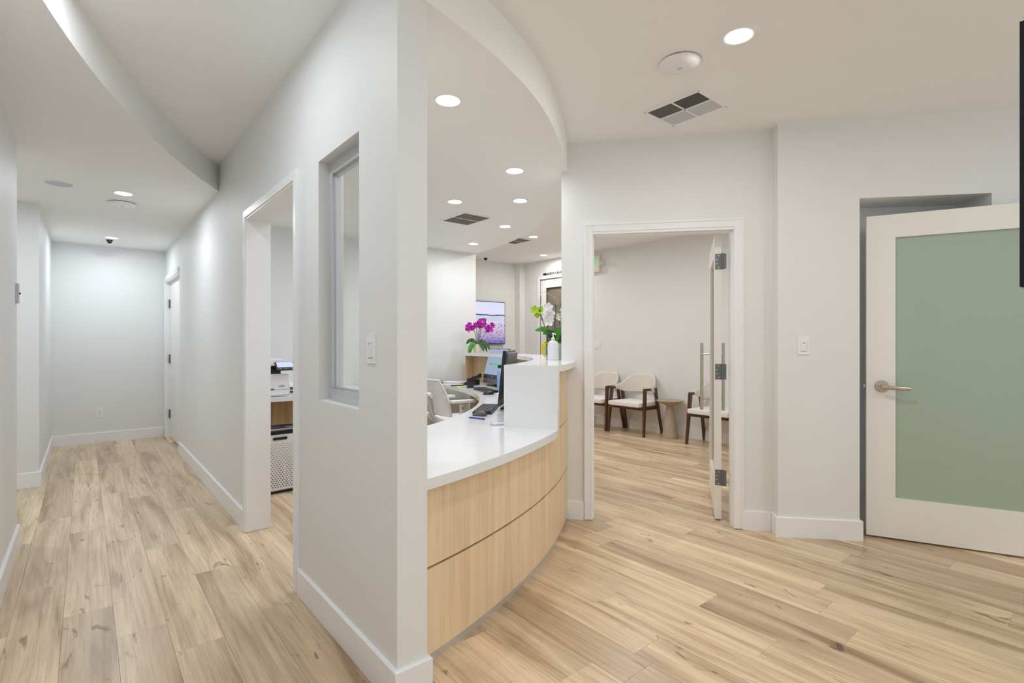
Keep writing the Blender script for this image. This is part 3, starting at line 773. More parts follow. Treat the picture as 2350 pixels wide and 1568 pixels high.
t = thing('wall_thermostat', 'slim white control plate with a small black knob at the end of the left wall', 'thermostat', (-0.33, 4.43, 1.585), PI / 2)
bm = B(); box(bm, (0, -0.007, 0), (0.075, 0.014, 0.12), bev=0.002); obj('plate', bm, M['lightgray'], t)
bm = B(); tube(bm, [(0, -0.014, 0.0), (0, -0.021, 0.0)], 0.006, 12); obj('knob', bm, M['black'], t, smooth=True)
# ---------------------------------------------------------------- reception desk
C = (0.06, 5.75)
desk = thing('reception_desk', 'curved reception desk with blond wood front and white quartz counters', 'desk', (0, 0, 0))
A0, A1, AE = None, -1.0, -59.8
ZR1, ZR2 = 0.386, 0.728
def dpart(nm, m, r0, r1, z0, z1, a0, a1, n=64, smooth=True, par=None):
    # a0 None: the piece starts flush against the divider wall
    i0 = a0 if a0 is not None else -math.degrees(math.acos((XB + 0.003 - C[0]) / r0))
    o0 = a0 if a0 is not None else -math.degrees(math.acos((XB + 0.003 - C[0]) / r1))
    bm = B(); band(bm, C, r0, r1, z0, z1, i0, a1, n=n, a0o=o0); return obj(nm, bm, m, par or desk, smooth=smooth)
dpart('toe_kick', M['kick'], 4.02, 4.080, 0.0, 0.042, A0, A1)
dpart('core', M['groove'], 3.98, 4.072, 0.042, 1.10, AE + 0.6, A1)
dpart('core', M['groove'], 3.98, 4.072, 0.042, 0.716, A0, AE + 0.6)
dpart('front_panel', M['lam'], 4.072, 4.095, 0.042, ZR1 - 0.005, A0, A1)
dpart('front_panel', M['lam'], 4.072, 4.095, ZR1 + 0.005, 0.716, A0, AE)
dpart('front_panel', M['lam'], 4.072, 4.095, ZR1 + 0.005, ZR2 - 0.003, AE, A1)
dpart('front_panel', M['lam'], 4.072, 4.095, ZR2 + 0.003, 1.104, AE + 0.56, A1)
dpart('worktop', M['quartz'], 3.34, 4.15, 0.718, 0.76, A0, AE, n=40)
dpart('worktop', M['quartz'], 3.34, 3.975, 0.718, 0.76, AE, A1, n=64)
dpart('transaction_top', M['quartz'], 3.81, 4.15, 1.104, 1.142, AE, A1)
dpart('end_panel', M['quartz'], 3.81, 4.15, 0.76, 1.104, AE, AE + 0.55, n=2, smooth=False)
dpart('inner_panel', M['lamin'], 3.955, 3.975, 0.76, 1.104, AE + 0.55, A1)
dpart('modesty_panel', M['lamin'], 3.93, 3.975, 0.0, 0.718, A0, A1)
# shelf dividers under the raised counter, inside
for a in (-1.7, -14, -30, -44):
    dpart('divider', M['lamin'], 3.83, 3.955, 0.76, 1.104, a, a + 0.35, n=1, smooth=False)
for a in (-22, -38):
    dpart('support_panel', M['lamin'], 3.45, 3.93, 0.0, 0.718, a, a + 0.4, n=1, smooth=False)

def ring(R_, a, z): r = math.radians(a); return (C[0] + R_ * math.cos(r), C[1] + R_ * math.sin(r), z)
WT = 0.7605
CT = 1.1425

# ---------------------------------------------------------------- back counter with printer and purifier
t = thing('storage_counter', 'white topped wood counter under the printer, seen through the hallway opening', 'counter', (0, 0, 0))
bm = B(); bx(bm, 1.0, 2.4, 4.93, 5.86, 0.742, 0.78, bev=0.002); obj('countertop', bm, M['quartz'], t)
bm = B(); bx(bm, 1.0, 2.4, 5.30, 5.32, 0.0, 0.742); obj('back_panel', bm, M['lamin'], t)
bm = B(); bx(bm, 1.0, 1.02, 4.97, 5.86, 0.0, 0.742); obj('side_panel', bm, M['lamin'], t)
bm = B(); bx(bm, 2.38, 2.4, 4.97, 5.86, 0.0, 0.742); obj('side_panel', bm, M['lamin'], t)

t = thing('printer', 'white office printer with black output bay and tilted touch screen', 'printer', (1.245, 5.02, 0.781))
bm = B(); box(bm, (0, 0.2, 0.105), (0.44, 0.40, 0.205), bev=0.006); obj('body', bm, M['white'], t)
bm = B(); box(bm, (-0.02, 0.22, 0.245), (0.36, 0.34, 0.075)); obj('output_bay', bm, M['black'], t)
bm = B(); box(bm, (-0.03, 0.2, 0.315), (0.40, 0.40, 0.065), bev=0.008); obj('scanner_lid', bm, M['white'], t)
bm = B(); box(bm, (-0.06, -0.002, 0.07), (0.30, 0.004, 0.005)); box(bm, (0.07, -0.002, 0.066), (0.006, 0.004, 0.014)); obj('tray_handle', bm, M['black'], t)
bm = B(); box(bm, (0, -0.001, 0.062), (0.44, 0.002, 0.0015)); box(bm, (0, -0.001, 0.012), (0.44, 0.002, 0.002)); obj('drawer_gap', bm, M['gray'], t)
bm = B(); box(bm, (0.155, -0.001, 0.095), (0.05, 0.002, 0.013)); obj('badge', bm, M['midgray'], t)
R1 = Matrix.Rotation(-0.75, 3, 'X')
bm = B(); box(bm, (0.17, -0.05, 0.28), (0.165, 0.10, 0.016), rot=Matrix.Rotation(0.75, 3, 'X'), bev=0.004); cp = obj('control_panel', bm, M['black'], t)
bm = B(); q = Matrix.Rotation(0.75, 3, 'X') @ Vector((0, 0.012, 0.009)); box(bm, (0.17 + q.x, -0.05 + q.y, 0.28 + q.z), (0.142, 0.066, 0.001), rot=Matrix.Rotation(0.75, 3, 'X')); obj('touch_screen', bm, M['lcd'], cp)
for k in (-0.05, 0.0, 0.055):
    q = Matrix.Rotation(0.75, 3, 'X') @ Vector((k, -0.036, 0.009)); bm = B(); box(bm, (0.17 + q.x, -0.05 + q.y, 0.28 + q.z), (0.012, 0.008, 0.002), rot=Matrix.Rotation(0.75, 3, 'X')); obj('button', bm, M['midgray'], cp)

t = thing('paper_organizer', 'stack of white letter trays on the counter right of the printer', 'tray', (1.66, 5.12, 0.781))
for k in range(3):
    bm = B(); z = 0.005 + k * 0.034
    box(bm, (0, 0.15, z), (0.32, 0.26, 0.006)); box(bm, (-0.157, 0.15, z + 0.014), (0.006, 0.26, 0.024)); box(bm, (0.157, 0.15, z + 0.014), (0.006, 0.26, 0.024)); box(bm, (0, 0.277, z + 0.014), (0.32, 0.006, 0.024))
    for sx_ in (-0.157, 0.157): box(bm, (sx_, 0.03, z + 0.014), (0.006, 0.03, 0.036))
    obj('tray', bm, M['white'], t)

t = thing('air_purifier', 'white air purifier with perforated front and black grille top under the counter', 'air purifier', (1.36, 4.62, 0.0), math.radians(4))
bm = B(); bx(bm, -0.225, 0.225, 0.0, 0.27, 0.0, 0.022); obj('base', bm, M['black'], t)
bm = B(); bx(bm, -0.235, 0.235, 0.004, 0.28, 0.022, 0.50, bev=0.01); bd = obj('body', bm, M['purifier'], t)
bm = B(); bx(bm, -0.24, 0.24, -0.004, 0.29, 0.50, 0.532, bev=0.006); obj('lid', bm, M['black'], t)
bm = B(); bx(bm, -0.23, 0.23, 0.006, 0.28, 0.532, 0.540, bev=0.003); obj('top_deck', bm, M['midgray'], t)
bm = B()
for k in range(1, 12):
    a = k / 12 * 0.20
    tube(bm, [(a * math.cos(x_ * PI / 16), 0.145 + 0.6 * a * math.sin(x_ * PI / 16), 0.541) for x_ in range(33)], 0.003, 5, caps=False)
g_ = obj('vent_rings', bm, M['black'], t); g_['kind'] = 'stuff'
bm = B(); box(bm, (-0.085, 0.002, 0.465), (0.115, 0.006, 0.022), bev=0.009); obj('handle_slot', bm, M['black'], t)
bm = B()
for r_ in range(22):
    for c_ in range(20):
        x = -0.213 + c_ * 0.0225 + (0.01125 if r_ % 2 else 0); z = 0.055 + r_ * 0.0172
        hh = 0.0105 - 0.0003 * r_
        vs = [bm.verts.new((x + dx * 0.0042, 0.0032, z + dz * hh / 2)) for dx, dz in ((-1, -0.5), (0, -1), (1, -0.5), (1, 0.5), (0, 1), (-1, 0.5))]
        f = bm.faces.new(vs)
        r2 = bmesh.ops.extrude_face_region(bm, geom=[f]); bmesh.ops.translate(bm, verts=[v for v in r2['geom'] if isinstance(v, bmesh.types.BMVert)], vec=(0, -0.0004, 0))
h_ = obj('perforation', bm, M['black'], bd); h_['kind'] = 'stuff'

# ---------------------------------------------------------------- all-in-one computers
def aio(label, loc, rz, tilt, scr=True):
    # local: screen faces -Y, origin on the desk under the centre
    t = thing('desktop_computer', label, 'computer', loc, rz)
    R_ = Matrix.Rotation(-tilt, 3, 'X')
    def tb(bm, c, s, bev=0):
        v = R_ @ Vector(c); box(bm, (v.x, v.y, v.z + 0.05), s, rot=R_, bev=bev)
    bm = B(); tb(bm, (0, 0.012, 0.225), (0.53, 0.026, 0.37), 0.006); scn = obj('monitor', bm, M['black'], t)
    bm = B(); tb(bm, (0, 0.034, 0.225), (0.50, 0.024, 0.34), 0.012); obj('rear_cover', bm, M['gray'], t)
    bm = B(); tb(bm, (0, -0.0015, 0.245), (0.515, 0.001, 0.315)); s = obj('screen', bm, M['aioscreen'], scn)
    if scr:
        bm = B(); tb(bm, (0.03, -0.0025, 0.215), (0.24, 0.001, 0.022)); obj('green_banner', bm, M['banner'], scn)
        bm = B(); tb(bm, (-0.125, -0.0025, 0.215), (0.07, 0.001, 0.022)); obj('brown_banner', bm, M['brown'], scn)
    bm = B(); tb(bm, (0, -0.0025, 0.395), (0.03, 0.002, 0.008)); obj('webcam', bm, M['black'], scn)
    bm = B(); tb(bm, (0, -0.002, 0.058), (0.018, 0.001, 0.012)); obj('badge', bm, M['lightgray'], scn)
    bm = B(); tb(bm, (0, 0.001, 0.01), (0.44, 0.02, 0.06), 0.005); obj('speaker_bar', bm, M['gray'], t)
    bm = B(); box(bm, (0, 0.07, 0.09), (0.09, 0.03, 0.18), bev=0.006); obj('stand', bm, M['black'], t)
    bm = B(); box(bm, (0, 0.06, 0.006), (0.24, 0.13, 0.012), bev=0.004); obj('foot', bm, M['black'], t)
    return t
M['aioscreen'] = mat('computer_screen', (0.05, 0.06, 0.08, 1), 0.15, emis=srgb(140, 152, 182), estr=0.85)
M['banner'] = mat('screen_green', (0, 0.2, 0.1, 1), 0.3, emis=srgb(0, 172, 88), estr=0.9)
M['brown'] = mat('screen_brown', (0.1, 0.05, 0.04, 1), 0.3, emis=srgb(140, 100, 88), estr=0.9)
# far one: normal points to 173 deg -> local -Y at 173 => rz = 263-? ; -Y rotated by rz has angle rz-90
aio('black all-in-one computer with a green banner on its tilted screen, farther desk seat', (3.70, 4.84, WT), math.radians(167 + 90), 0.26)
aio('black all-in-one computer seen edge-on beside the raised white end panel', (2.575, 3.21, WT), math.radians(132 + 90), 0.10, scr=False)

def keyboard(label, loc, rz):
    t = thing('keyboard', label, 'keyboard', loc, rz)
    bm = B(); box(bm, (0, 0, 0.009), (0.44, 0.14, 0.016), bev=0.004); obj('base', bm, M['black'], t)
    k = 0
    for r_ in range(6):
        for c_ in range(17):
            if r_ == 0 and 4 <= c_ <= 7: continue
            bm = B(); wdt = 0.0205
            box(bm, (-0.204 + c_ * 0.0255, -0.053 + r_ * 0.0212, 0.0205), (wdt, 0.0165, 0.007), bev=0.0)
            if k == 0: base_ = obj('key', bm, M['key'], t); me_ = base_.data
            else: obj('key', bm, M['key'], t)
            k += 1
    bm = B(); box(bm, (-0.204 + 5.5 * 0.0255, -0.053, 0.0205), (0.098, 0.0165, 0.007)); obj('space_bar', bm, M['key'], t)
    return t
keyboard('black keyboard on the desk beside the nearer computer, next to the white end panel', (2.36, 3.15, WT), math.radians(45))
keyboard('black keyboard on the desk in front of the farther computer', (3.29, 4.40, WT), math.radians(72))

def mouse(label, loc, rz, m):
    t = thing('computer_mouse', label, 'mouse', loc, rz)
    bm = B(); bmesh.ops.create_uvsphere(bm, u_segments=20, v_segments=12, radius=1)
    for v in bm.verts:
        z = max(v.co.z, -0.15); f = 1 + 0.12 * v.co.y
        v.co = Vector((v.co.x * 0.031 * f, v.co.y * 0.056, (z + 0.15) * 0.030 * (1 - 0.25 * v.co.y)))
    obj('shell', bm, m, t, smooth=True)
    bm = B(); tube(bm, [(-0.004, 0.028, 0.0265), (0.004, 0.028, 0.0265)], 0.008, 12); obj('scroll_wheel', bm, M['gray'], t, smooth=True)
    bm = B(); box(bm, (0.0, 0.0, 0.002), (0.05, 0.09, 0.003), bev=0.001); obj('base', bm, M['black'], t)
mouse('dark grey mouse on the desk in front of the nearer keyboard', (2.15, 2.945, WT), math.radians(28), M['gray'])
mouse('black mouse on the desk at the near end of the farther keyboard', (3.09, 4.09, WT), math.radians(60), M['black'])
mouse('white mouse on the desk beside the blue bottle', (3.19, 4.00, WT), math.radians(70), M['white'])

def pen(label, p, rz, m, r=0.0048, ln=0.15):
    t = thing('pen', label, 'pen', p, rz)
    bm = B(); tube(bm, [(-ln / 2 + 0.02, 0, r), (ln / 2 - 0.015, 0, r)], r, 12); obj('barrel', bm, m, t, smooth=True)
    bm = B(); tube(bm, [(-ln / 2, 0, r), (-ln / 2 + 0.02, 0, r)], [0.001, r], 12); obj('tip', bm, M['lightgray'], t, smooth=True)
    bm = B(); tube(bm, [(ln / 2 - 0.015, 0, r), (ln / 2, 0, r)], [r, r * 0.7], 12); obj('cap', bm, M['black' if m is M['penblue'] else 'white'], t, smooth=True)
    bm = B(); box(bm, (ln / 2 - 0.03, 0, 2 * r + 0.001), (0.04, 0.003, 0.0015)); obj('clip', bm, M['lightgray'], t)
pen('blue and white ballpoint pen lying on the worktop before the mouse', (2.045, 2.845, WT), math.radians(-75), M['penblue'])
pen('white pen lying on the worktop next to the end panel', (2.02, 2.53, WT), math.radians(-20), M['white'], r=0.008, ln=0.17)

t = thing('mug', 'black mug on the desk beside the telephone', 'mug', (3.40, 4.84, WT))
bm = B(); lathe(bm, [(0, 0), (0.038, 0), (0.041, 0.006), (0.041, 0.105), (0.037, 0.105), (0.036, 0.012), (0, 0.010)], 32); obj('cup', bm, M['black'], t, smooth=True)
bm = B(); tube(bm, [(0.038 * 1 + 0.028 * math.sin(a * PI / 10) , 0, 0.052 - 0.03 * math.cos(a * PI / 10)) for a in range(11)], 0.0055, 8); obj('handle', bm, M['black'], t, smooth=True)

t = thing('telephone', 'black desk telephone with white keys, behind the mug', 'telephone', (3.66, 5.17, WT), math.radians(200))
bm = B(); box(bm, (0, 0, 0.05), (0.19, 0.18, 0.02), rot=Matrix.Rotation(0.62, 3, 'X'), bev=0.006); box(bm, (0, 0.06, 0.03), (0.12, 0.02, 0.06)); obj('base', bm, M['black'], t)
bm = B()
tube(bm, [(-0.075, -0.06, 0.03), (-0.075, -0.03, 0.062), (-0.075, 0.03, 0.105), (-0.075, 0.07, 0.118)], [0.022, 0.014, 0.014, 0.022], 12); obj('handset', bm, M['black'], t, smooth=True)
Rp = Matrix.Rotation(0.62, 3, 'X')
for i in range(3):
    for j in range(4):
        v = Rp @ Vector((0.0 + i * 0.024, -0.06 + j * 0.018, 0.012)); bm = B(); box(bm, (v.x, v.y, v.z + 0.05), (0.015, 0.010, 0.003), rot=Rp); obj('key', bm, M['lightgray'], t)

t = thing('water_bottle', 'pale blue water bottle with a black cap on the desk', 'bottle', (3.44, 4.34, WT))
bm = B(); lathe(bm, [(0, 0), (0.034, 0), (0.036, 0.006), (0.036, 0.205), (0.032, 0.222), (0.024, 0.232), (0, 0.232)], 28); obj('body', bm, M['bluebottle'], t, smooth=True)
bm = B(); lathe(bm, [(0.025, 0.232), (0.026, 0.24), (0.026, 0.244), (0, 0.244)], 24); obj('collar', bm, M['lilac'], t, smooth=True)
bm = B(); lathe(bm, [(0.027, 0.244), (0.027, 0.272), (0.023, 0.276), (0, 0.276)], 24); obj('cap', bm, M['black'], t, smooth=True)

t = thing('sticky_note_pad', 'small yellow sticky note on the worktop edge', 'sticky note', (3.36, 5.0, WT), 0.3)
bm = B(); box(bm, (0, 0, 0.003), (0.076, 0.076, 0.006)); obj('pad', bm, M['sticky'], t)
bm = B(); box(bm, (0.01, -0.02, 0.0065), (0.078, 0.076, 0.0006), rz=0.15); obj('top_note', bm, M['sticky'], t)
t = thing('paper_stack', 'loose white papers lying on the far end of the worktop', 'papers', (3.66, 5.57, WT), 0.4)
for k in range(4):
    bm = B(); box(bm, (0.004 * k, 0.003 * (k % 2), 0.0015 + 0.003 * k), (0.216, 0.279, 0.0024), rz=0.06 * k); obj('sheet', bm, M['paper' if k % 2 else 'lilac'], t)
t = thing('mobile_phone', 'black mobile phone lying on the desk left of the mug', 'phone', (3.43, 5.16, WT), 1.2)
bm = B(); box(bm, (0, 0, 0.004), (0.072, 0.148, 0.008), bev=0.003); obj('case', bm, M['black'], t)
bm = B(); box(bm, (0, 0, 0.0082), (0.066, 0.138, 0.0006)); obj('screen', bm, M['blackgloss'], t)
t = thing('stapler', 'small grey stapler at the far left end of the worktop', 'stapler', (3.44, 5.57, WT), 0.5)
bm = B(); box(bm, (0, 0, 0.005), (0.13, 0.035, 0.009), bev=0.003); obj('base', bm, M['gray'], t)
bm = B(); box(bm, (0.005, 0, 0.026), (0.12, 0.03, 0.016), rot=Matrix.Rotation(0.12, 3, 'Y'), bev=0.005); obj('arm', bm, M['midgray'], t)
# ---------------------------------------------------------------- task chairs
def task_chair(label, loc, rz):
    # local: faces +X
    t = thing('task_chair', label, 'office chair', loc, rz, group=None)
    bm = B(); box(bm, (0.02, 0, 0.455), (0.46, 0.47, 0.06), bev=0.025); obj('seat', bm, M['mesh'], t, smooth=True)
    NB, NV = 20, 34
    def bp(u, v):   # u -1..1 across, v 0..1 up
        w = 0.225 - 0.02 * v; lean = -0.20 - 0.13 * v + 0.03 * math.sin(v * PI)
        return Vector((lean + 0.05 * u * u, u * w, 0.52 + 0.37 * v))
    bm = B(); g = [[bm.verts.new(bp(-0.95 + 1.9 * i / NB, 0.03 + 0.94 * j / NV)) for i in range(NB + 1)] for j in range(NV + 1)]
    for j in range(NV):
        for i in range(NB): bm.faces.new((g[j][i], g[j][i + 1], g[j + 1][i + 1], g[j + 1][i]))
    m_ = obj('back_mesh', bm, M['mesh'], t)
    md = m_.modifiers.new('wire', 'WIREFRAME'); md.thickness = 0.012; md.use_replace = True; md.use_even_offset = False
    bm = B()
    loop = [bp(-1, v / 10) for v in range(11)] + [bp(-1 + 2 * i / 10, 1.0) for i in range(1, 11)] + [bp(1, 1 - v / 10) for v in range(1, 11)] + [bp(1 - 2 * i / 10, 0) for i in range(1, 11)]
    tube(bm, loop, 0.012, 8); obj('back_frame', bm, M['white'], t, smooth=True)
    bm = B(); tube(bm, [(-0.05, 0, 0.42), (-0.24, 0, 0.44), (-0.29, 0, 0.56), (-0.34, 0, 0.74)], [0.025, 0.025, 0.022, 0.016], 10); obj('back_support', bm, M['lightgray'], t, smooth=True)
    for s in (-1, 1):
        bm = B(); box(bm, (-0.04, s * 0.27, 0.672), (0.27, 0.085, 0.030), bev=0.012); ap = obj('armrest', bm, M['white'], t, smooth=True)
        bm = B(); tube(bm, [(-0.06, s * 0.20, 0.44), (-0.06, s * 0.27, 0.47), (-0.05, s * 0.275, 0.58), (-0.04, s * 0.27, 0.66)], [0.022, 0.026, 0.030, 0.045], 12, flat=0.55); po = obj('arm_post', bm, M['ivory'], ap, smooth=True)
        bm = B(); tube(bm, [(-0.05, s * 0.255, 0.61), (-0.05, s * 0.298, 0.61)], 0.016, 14); obj('arm_button', bm, M['midgray'], ap, smooth=True)
    bm = B(); tube(bm, [(0, 0, 0.10), (0, 0, 0.43)], 0.028, 14); obj('gas_lift', bm, M['lightgray'], t, smooth=True)
    for k in range(5):
        a = k * 2 * PI / 5; c_, s_ = math.cos(a), math.sin(a)
        bm = B(); tube(bm, [(0.02 * c_, 0.02 * s_, 0.12), (0.29 * c_, 0.29 * s_, 0.075)], [0.028, 0.016], 8); lg = obj('base_leg', bm, M['white'], t, smooth=True)
        bm = B(); tube(bm, [(0.285 * c_ - 0.02 * s_, 0.285 * s_ + 0.02 * c_, 0.028), (0.285 * c_ + 0.02 * s_, 0.285 * s_ - 0.02 * c_, 0.028)], 0.028, 14); tube(bm, [(0.285 * c_, 0.285 * s_, 0.03), (0.285 * c_, 0.285 * s_, 0.075)], 0.008, 8); obj('caster', bm, M['gray'], lg, smooth=True)
    return t
task_chair('white mesh-backed task chair pulled up inside the curved desk', (3.08, 4.655, 0), math.radians(-10))
task_chair('white mesh task chair farther inside reception, partly behind the column', (2.84, 5.33, 0), math.radians(-100))

# ---------------------------------------------------------------- waiting-room armchairs
def rsmooth(t_): t_ = max(0, min(1, t_)); return t_ * t_ * (3 - 2 * t_)
def arm_chair(label, loc, rz, group):
    t = thing('armchair', label, 'chair', loc, rz, group)          # local faces +X
    bm = B(); box(bm, (0.015, 0, 0.425), (0.50, 0.53, 0.062), bev=0.026); obj('seat', bm, M['seatfab'], t, smooth=True)
    # wraparound back shell
    n, th = 28, 0.040
    q = []
    bm = B()
    for i in range(n + 1):
        th_ = math.radians(-112 + 224 * i / n); ct, st_ = math.cos(th_), math.sin(th_)
        k = rsmooth((abs(th_) - math.radians(28)) / math.radians(62))
        zt = 0.835 - 0.155 * k; zb = 0.545 + 0.055 * rsmooth((abs(th_) - math.radians(50)) / math.radians(50))
        if i in (0, n): zt, zb = 0.665, 0.62
        px, py = -0.235 * ct + 0.0, 0.285 * st_
        nx_, ny_ = -ct * 0.285, st_ * 0.235; l_ = math.hypot(nx_, ny_); nx_, ny_ = nx_ / l_, ny_ / l_
        lean = -0.03
        row = []
        for (o_, z_) in ((0, zb), (th, zb + 0.0), (th, (zb + zt) / 2), (th * 0.85, zt - 0.012), (th * 0.45, zt), (0.003, zt - 0.01), (-0.006, (zb + zt) / 2)):
            f = (z_ - 0.55) / 0.28
            row.append(bm.verts.new((px - nx_ * (o_ - th / 2) + lean * f * max(ct, 0), py - ny_ * (o_ - th / 2), z_)))
        q.append(row)
    for a, b_ in zip(q, q[1:]):
        m_ = len(a)
        for k in range(m_): bm.faces.new((a[k], a[(k + 1) % m_], b_[(k + 1) % m_], b_[k]))
    bm.faces.new(q[0]); bm.faces.new(q[-1][::-1])
    s = obj('backrest', bm, M['fabric'], t, smooth=True)
    sb = s.modifiers.new('sub', 'SUBSURF'); sb.levels = 1; sb.render_levels = 1
    for sgn in (-1, 1):
        y0, y1 = sgn * 0.305, sgn * 0.285
        fr = [(0.205, y0, 0.0), (0.165, y1, 0.40), (0.145, y1, 0.615)]
        bm = B()
        def bar(p, q_, w0, w1):
            p, q_ = Vector(p), Vector(q_); d = q_ - p
            rot = d.to_track_quat('Z', 'X').to_matrix()
            vs = []
            for c0, w in ((p, w0), (q_, w1)):
                vs.append([bm.verts.new(c0 + Vector((sx_ * w / 2, sy_ * w * 0.42, 0))) for sx_, sy_ in ((-1, -1), (1, -1), (1, 1), (-1, 1))])
            bm.faces.new(vs[0][::-1]); bm.faces.new(vs[1])
            for k in range(4): bm.faces.new((vs[0][k], vs[0][(k + 1) % 4], vs[1][(k + 1) % 4], vs[1][k]))
        bar((0.205, y0, 0), (0.150, y1, 0.625), 0.030, 0.044); obj('leg', bm, M['walnut'], t)
        bm = B(); bar((-0.215, y0, 0), (-0.085, y1, 0.625), 0.030, 0.042); obj('leg', bm, M['walnut'], t)
        bm = B(); box(bm, (0.03, y1, 0.632), (0.285, 0.038, 0.034), bev=0.010); obj('arm_rail', bm, M['walnut'], t)
    bm = B(); box(bm, (0.18, 0, 0.375), (0.032, 0.57, 0.045), bev=0.003); obj('front_apron', bm, M['walnut'], t)
    bm = B(); box(bm, (-0.145, 0, 0.375), (0.030, 0.57, 0.045), bev=0.003); obj('rear_apron', bm, M['walnut'], t)
    for sgn in (-1, 1):
        bm = B(); box(bm, (0.015, sgn * 0.275, 0.375), (0.33, 0.024, 0.045), bev=0.003); obj('side_apron', bm, M['walnut'], t)
    return t
ch = arm_chair('cream armchair with dark wood frame immediately left of the side table', (5.995, 4.50, 0), PI, 'waiting room armchairs')
dup(ch, (5.995, 5.155, 0), PI, 'cream armchair with dark wood frame cut off by the left door jamb')
dup(ch, (6.03, 3.27, 0), PI, 'cream armchair with dark wood frame right of the side table, partly behind the open door')

t = thing('side_table', 'taupe pedestal side table with a cone base and dished round top', 'table', (6.045, 3.955, 0))
bm = B(); lathe(bm, [(0, 0), (0.104, 0), (0.108, 0.006), (0.046, 0.425), (0, 0.425)], 48); obj('pedestal', bm, M['concrete'], t, smooth=True)
bm = B(); lathe(bm, [(0.044, 0.425), (0.095, 0.452), (0.178, 0.490), (0.186, 0.500), (0.180, 0.502), (0.10, 0.498), (0, 0.497)], 48); obj('top', bm, M['concrete'], t, smooth=True)

# ---------------------------------------------------------------- plants and sanitiser on the raised counter
def LV(base, lat, dep, z):   # offset from a base point: lateral (towards picture right), depth, height
    return Vector((base[0] + RX * lat + FX * dep, base[1] + RY * lat + FY * dep, z))
def petal_flower(bm, c, r, facing, n=5, cup=0.25, rot0=0.0):
    f = Vector(facing).normalized(); a = f.cross(Vector((0, 0, 1))).normalized(); b_ = a.cross(f).normalized()
    for k in range(n):
        an = rot0 + 2 * PI * k / n
        d = a * math.cos(an) + b_ * math.sin(an); s_ = f.cross(d).normalized()
        pr = [(0.06, 0.10), (0.35, 0.34), (0.65, 0.42), (0.9, 0.26), (1.0, 0.03)]
        rows = []
        for (l_, w_) in pr:
            m_ = c + d * (r * l_) + f * (cup * r * l_ * l_)
            rows.append([bm.verts.new(m_ + s_ * (w_ * r) + f * 0.08 * r), bm.verts.new(m_), bm.verts.new(m_ - s_ * (w_ * r) + f * 0.08 * r)])
        for x_, y_ in zip(rows, rows[1:]):
            bm.faces.new((x_[0], x_[1], y_[1], y_[0])); bm.faces.new((x_[1], x_[2], y_[2], y_[1]))
    bmesh.ops.create_icosphere(bm, subdivisions=1, radius=r * 0.14, matrix=Matrix.Translation(c + f * r * 0.08))

# purple orchid
pb0 = ring(3.975, -2.6, CT); pb = (pb0[0], pb0[1])
t = thing('purple_orchid', 'magenta orchid in a cream ceramic pot on the far end of the raised counter', 'plant', (0, 0, 0))
bm = B(); lathe(bm, [(0, 0), (0.046, 0), (0.056, 0.03), (0.060, 0.075), (0.056, 0.105), (0.060, 0.112), (0.052, 0.112), (0.050, 0.095), (0, 0.095)], 36, c=(pb[0], pb[1], CT)); obj('pot', bm, M['pot'], t, smooth=True)
bm = B(); lathe(bm, [(0, 0.125), (0.02, 0.122), (0.045, 0.108), (0.050, 0.096)], 20, c=(pb[0], pb[1], CT)); obj('moss', bm, M['moss'], t, smooth=True)
def pt(lat, dep, y): return LV(pb, lat, dep, y)
heads = [(-0.06, -0.02, 1.485), (-0.02, 0.03, 1.47), (0.02, 0.0, 1.48), (0.05, -0.02, 1.49), (0.065, 0.03, 1.50), (0.15, 0.0, 1.45)]
for i, (la, de, z) in enumerate(heads):
    bm = B(); tube(bm, [pt(la * 0.15, de * 0.3, 1.25), pt(la * 0.45, de * 0.6, 1.36), pt(la * 0.8, de, z - 0.03), pt(la, de, z + 0.05)], 0.0035, 6); obj('stem', bm, M['gstem'], t, smooth=True)
fl = []
for i in range(46):
    if i < 33: la = -0.14 + 0.235 * (i / 32) + rnd.uniform(-0.01, 0.01); z = 1.50 + 0.055 * rsmooth((la + 0.1) / 0.2) + rnd.uniform(-0.055, 0.035)
    else: la = rnd.uniform(0.11, 0.215); z = 1.485 + rnd.uniform(-0.05, 0.05)
    fl.append((la, rnd.uniform(-0.05, 0.05), z))
for i, (la, de, z) in enumerate(fl):
    bm = B(); c = pt(la, de, z)
    petal_flower(bm, c, 0.030, (-FX + rnd.uniform(-0.8, 0.8), -FY + rnd.uniform(-0.8, 0.8), rnd.uniform(-0.4, 0.4)), rot0=rnd.random() * 6)
    obj('flower', bm, M['magenta'], t)
for i in range(4):
    bm = B(); c = pt(-0.155 + 0.02 * i, 0, 1.46 - 0.02 * (i % 3)); bmesh.ops.create_icosphere(bm, subdivisions=1, radius=0.008, matrix=Matrix.Translation(c) @ Matrix.Diagonal((1, 1, 2.2, 1))); obj('bud', bm, M['magenta'], t)
lv = [([(-0.02, 0, 1.26), (-0.07, 0, 1.305), (-0.11, -0.02, 1.30), (-0.15, -0.03, 1.26)], 0.030, 'dleaf'),
      ([(-0.02, -0.03, 1.25), (-0.06, -0.05, 1.255), (-0.09, -0.07, 1.20), (-0.115, -0.08, 1.10)], 0.034, 'gleaf'),
      ([(0.02, 0, 1.26), (0.06, -0.03, 1.30), (0.10, -0.04, 1.24), (0.125, -0.05, 1.15)], 0.024, 'dleaf'),
      ([(0.02, 0, 1.26), (0.08, -0.02, 1.29), (0.14, -0.02, 1.23), (0.16, -0.03, 1.175)], 0.020, 'dleaf'),
      ([(0.01, 0, 1.26), (0.04, -0.05, 1.27), (0.07, -0.07, 1.21), (0.085, -0.08, 1.16)], 0.022, 'dleaf')]
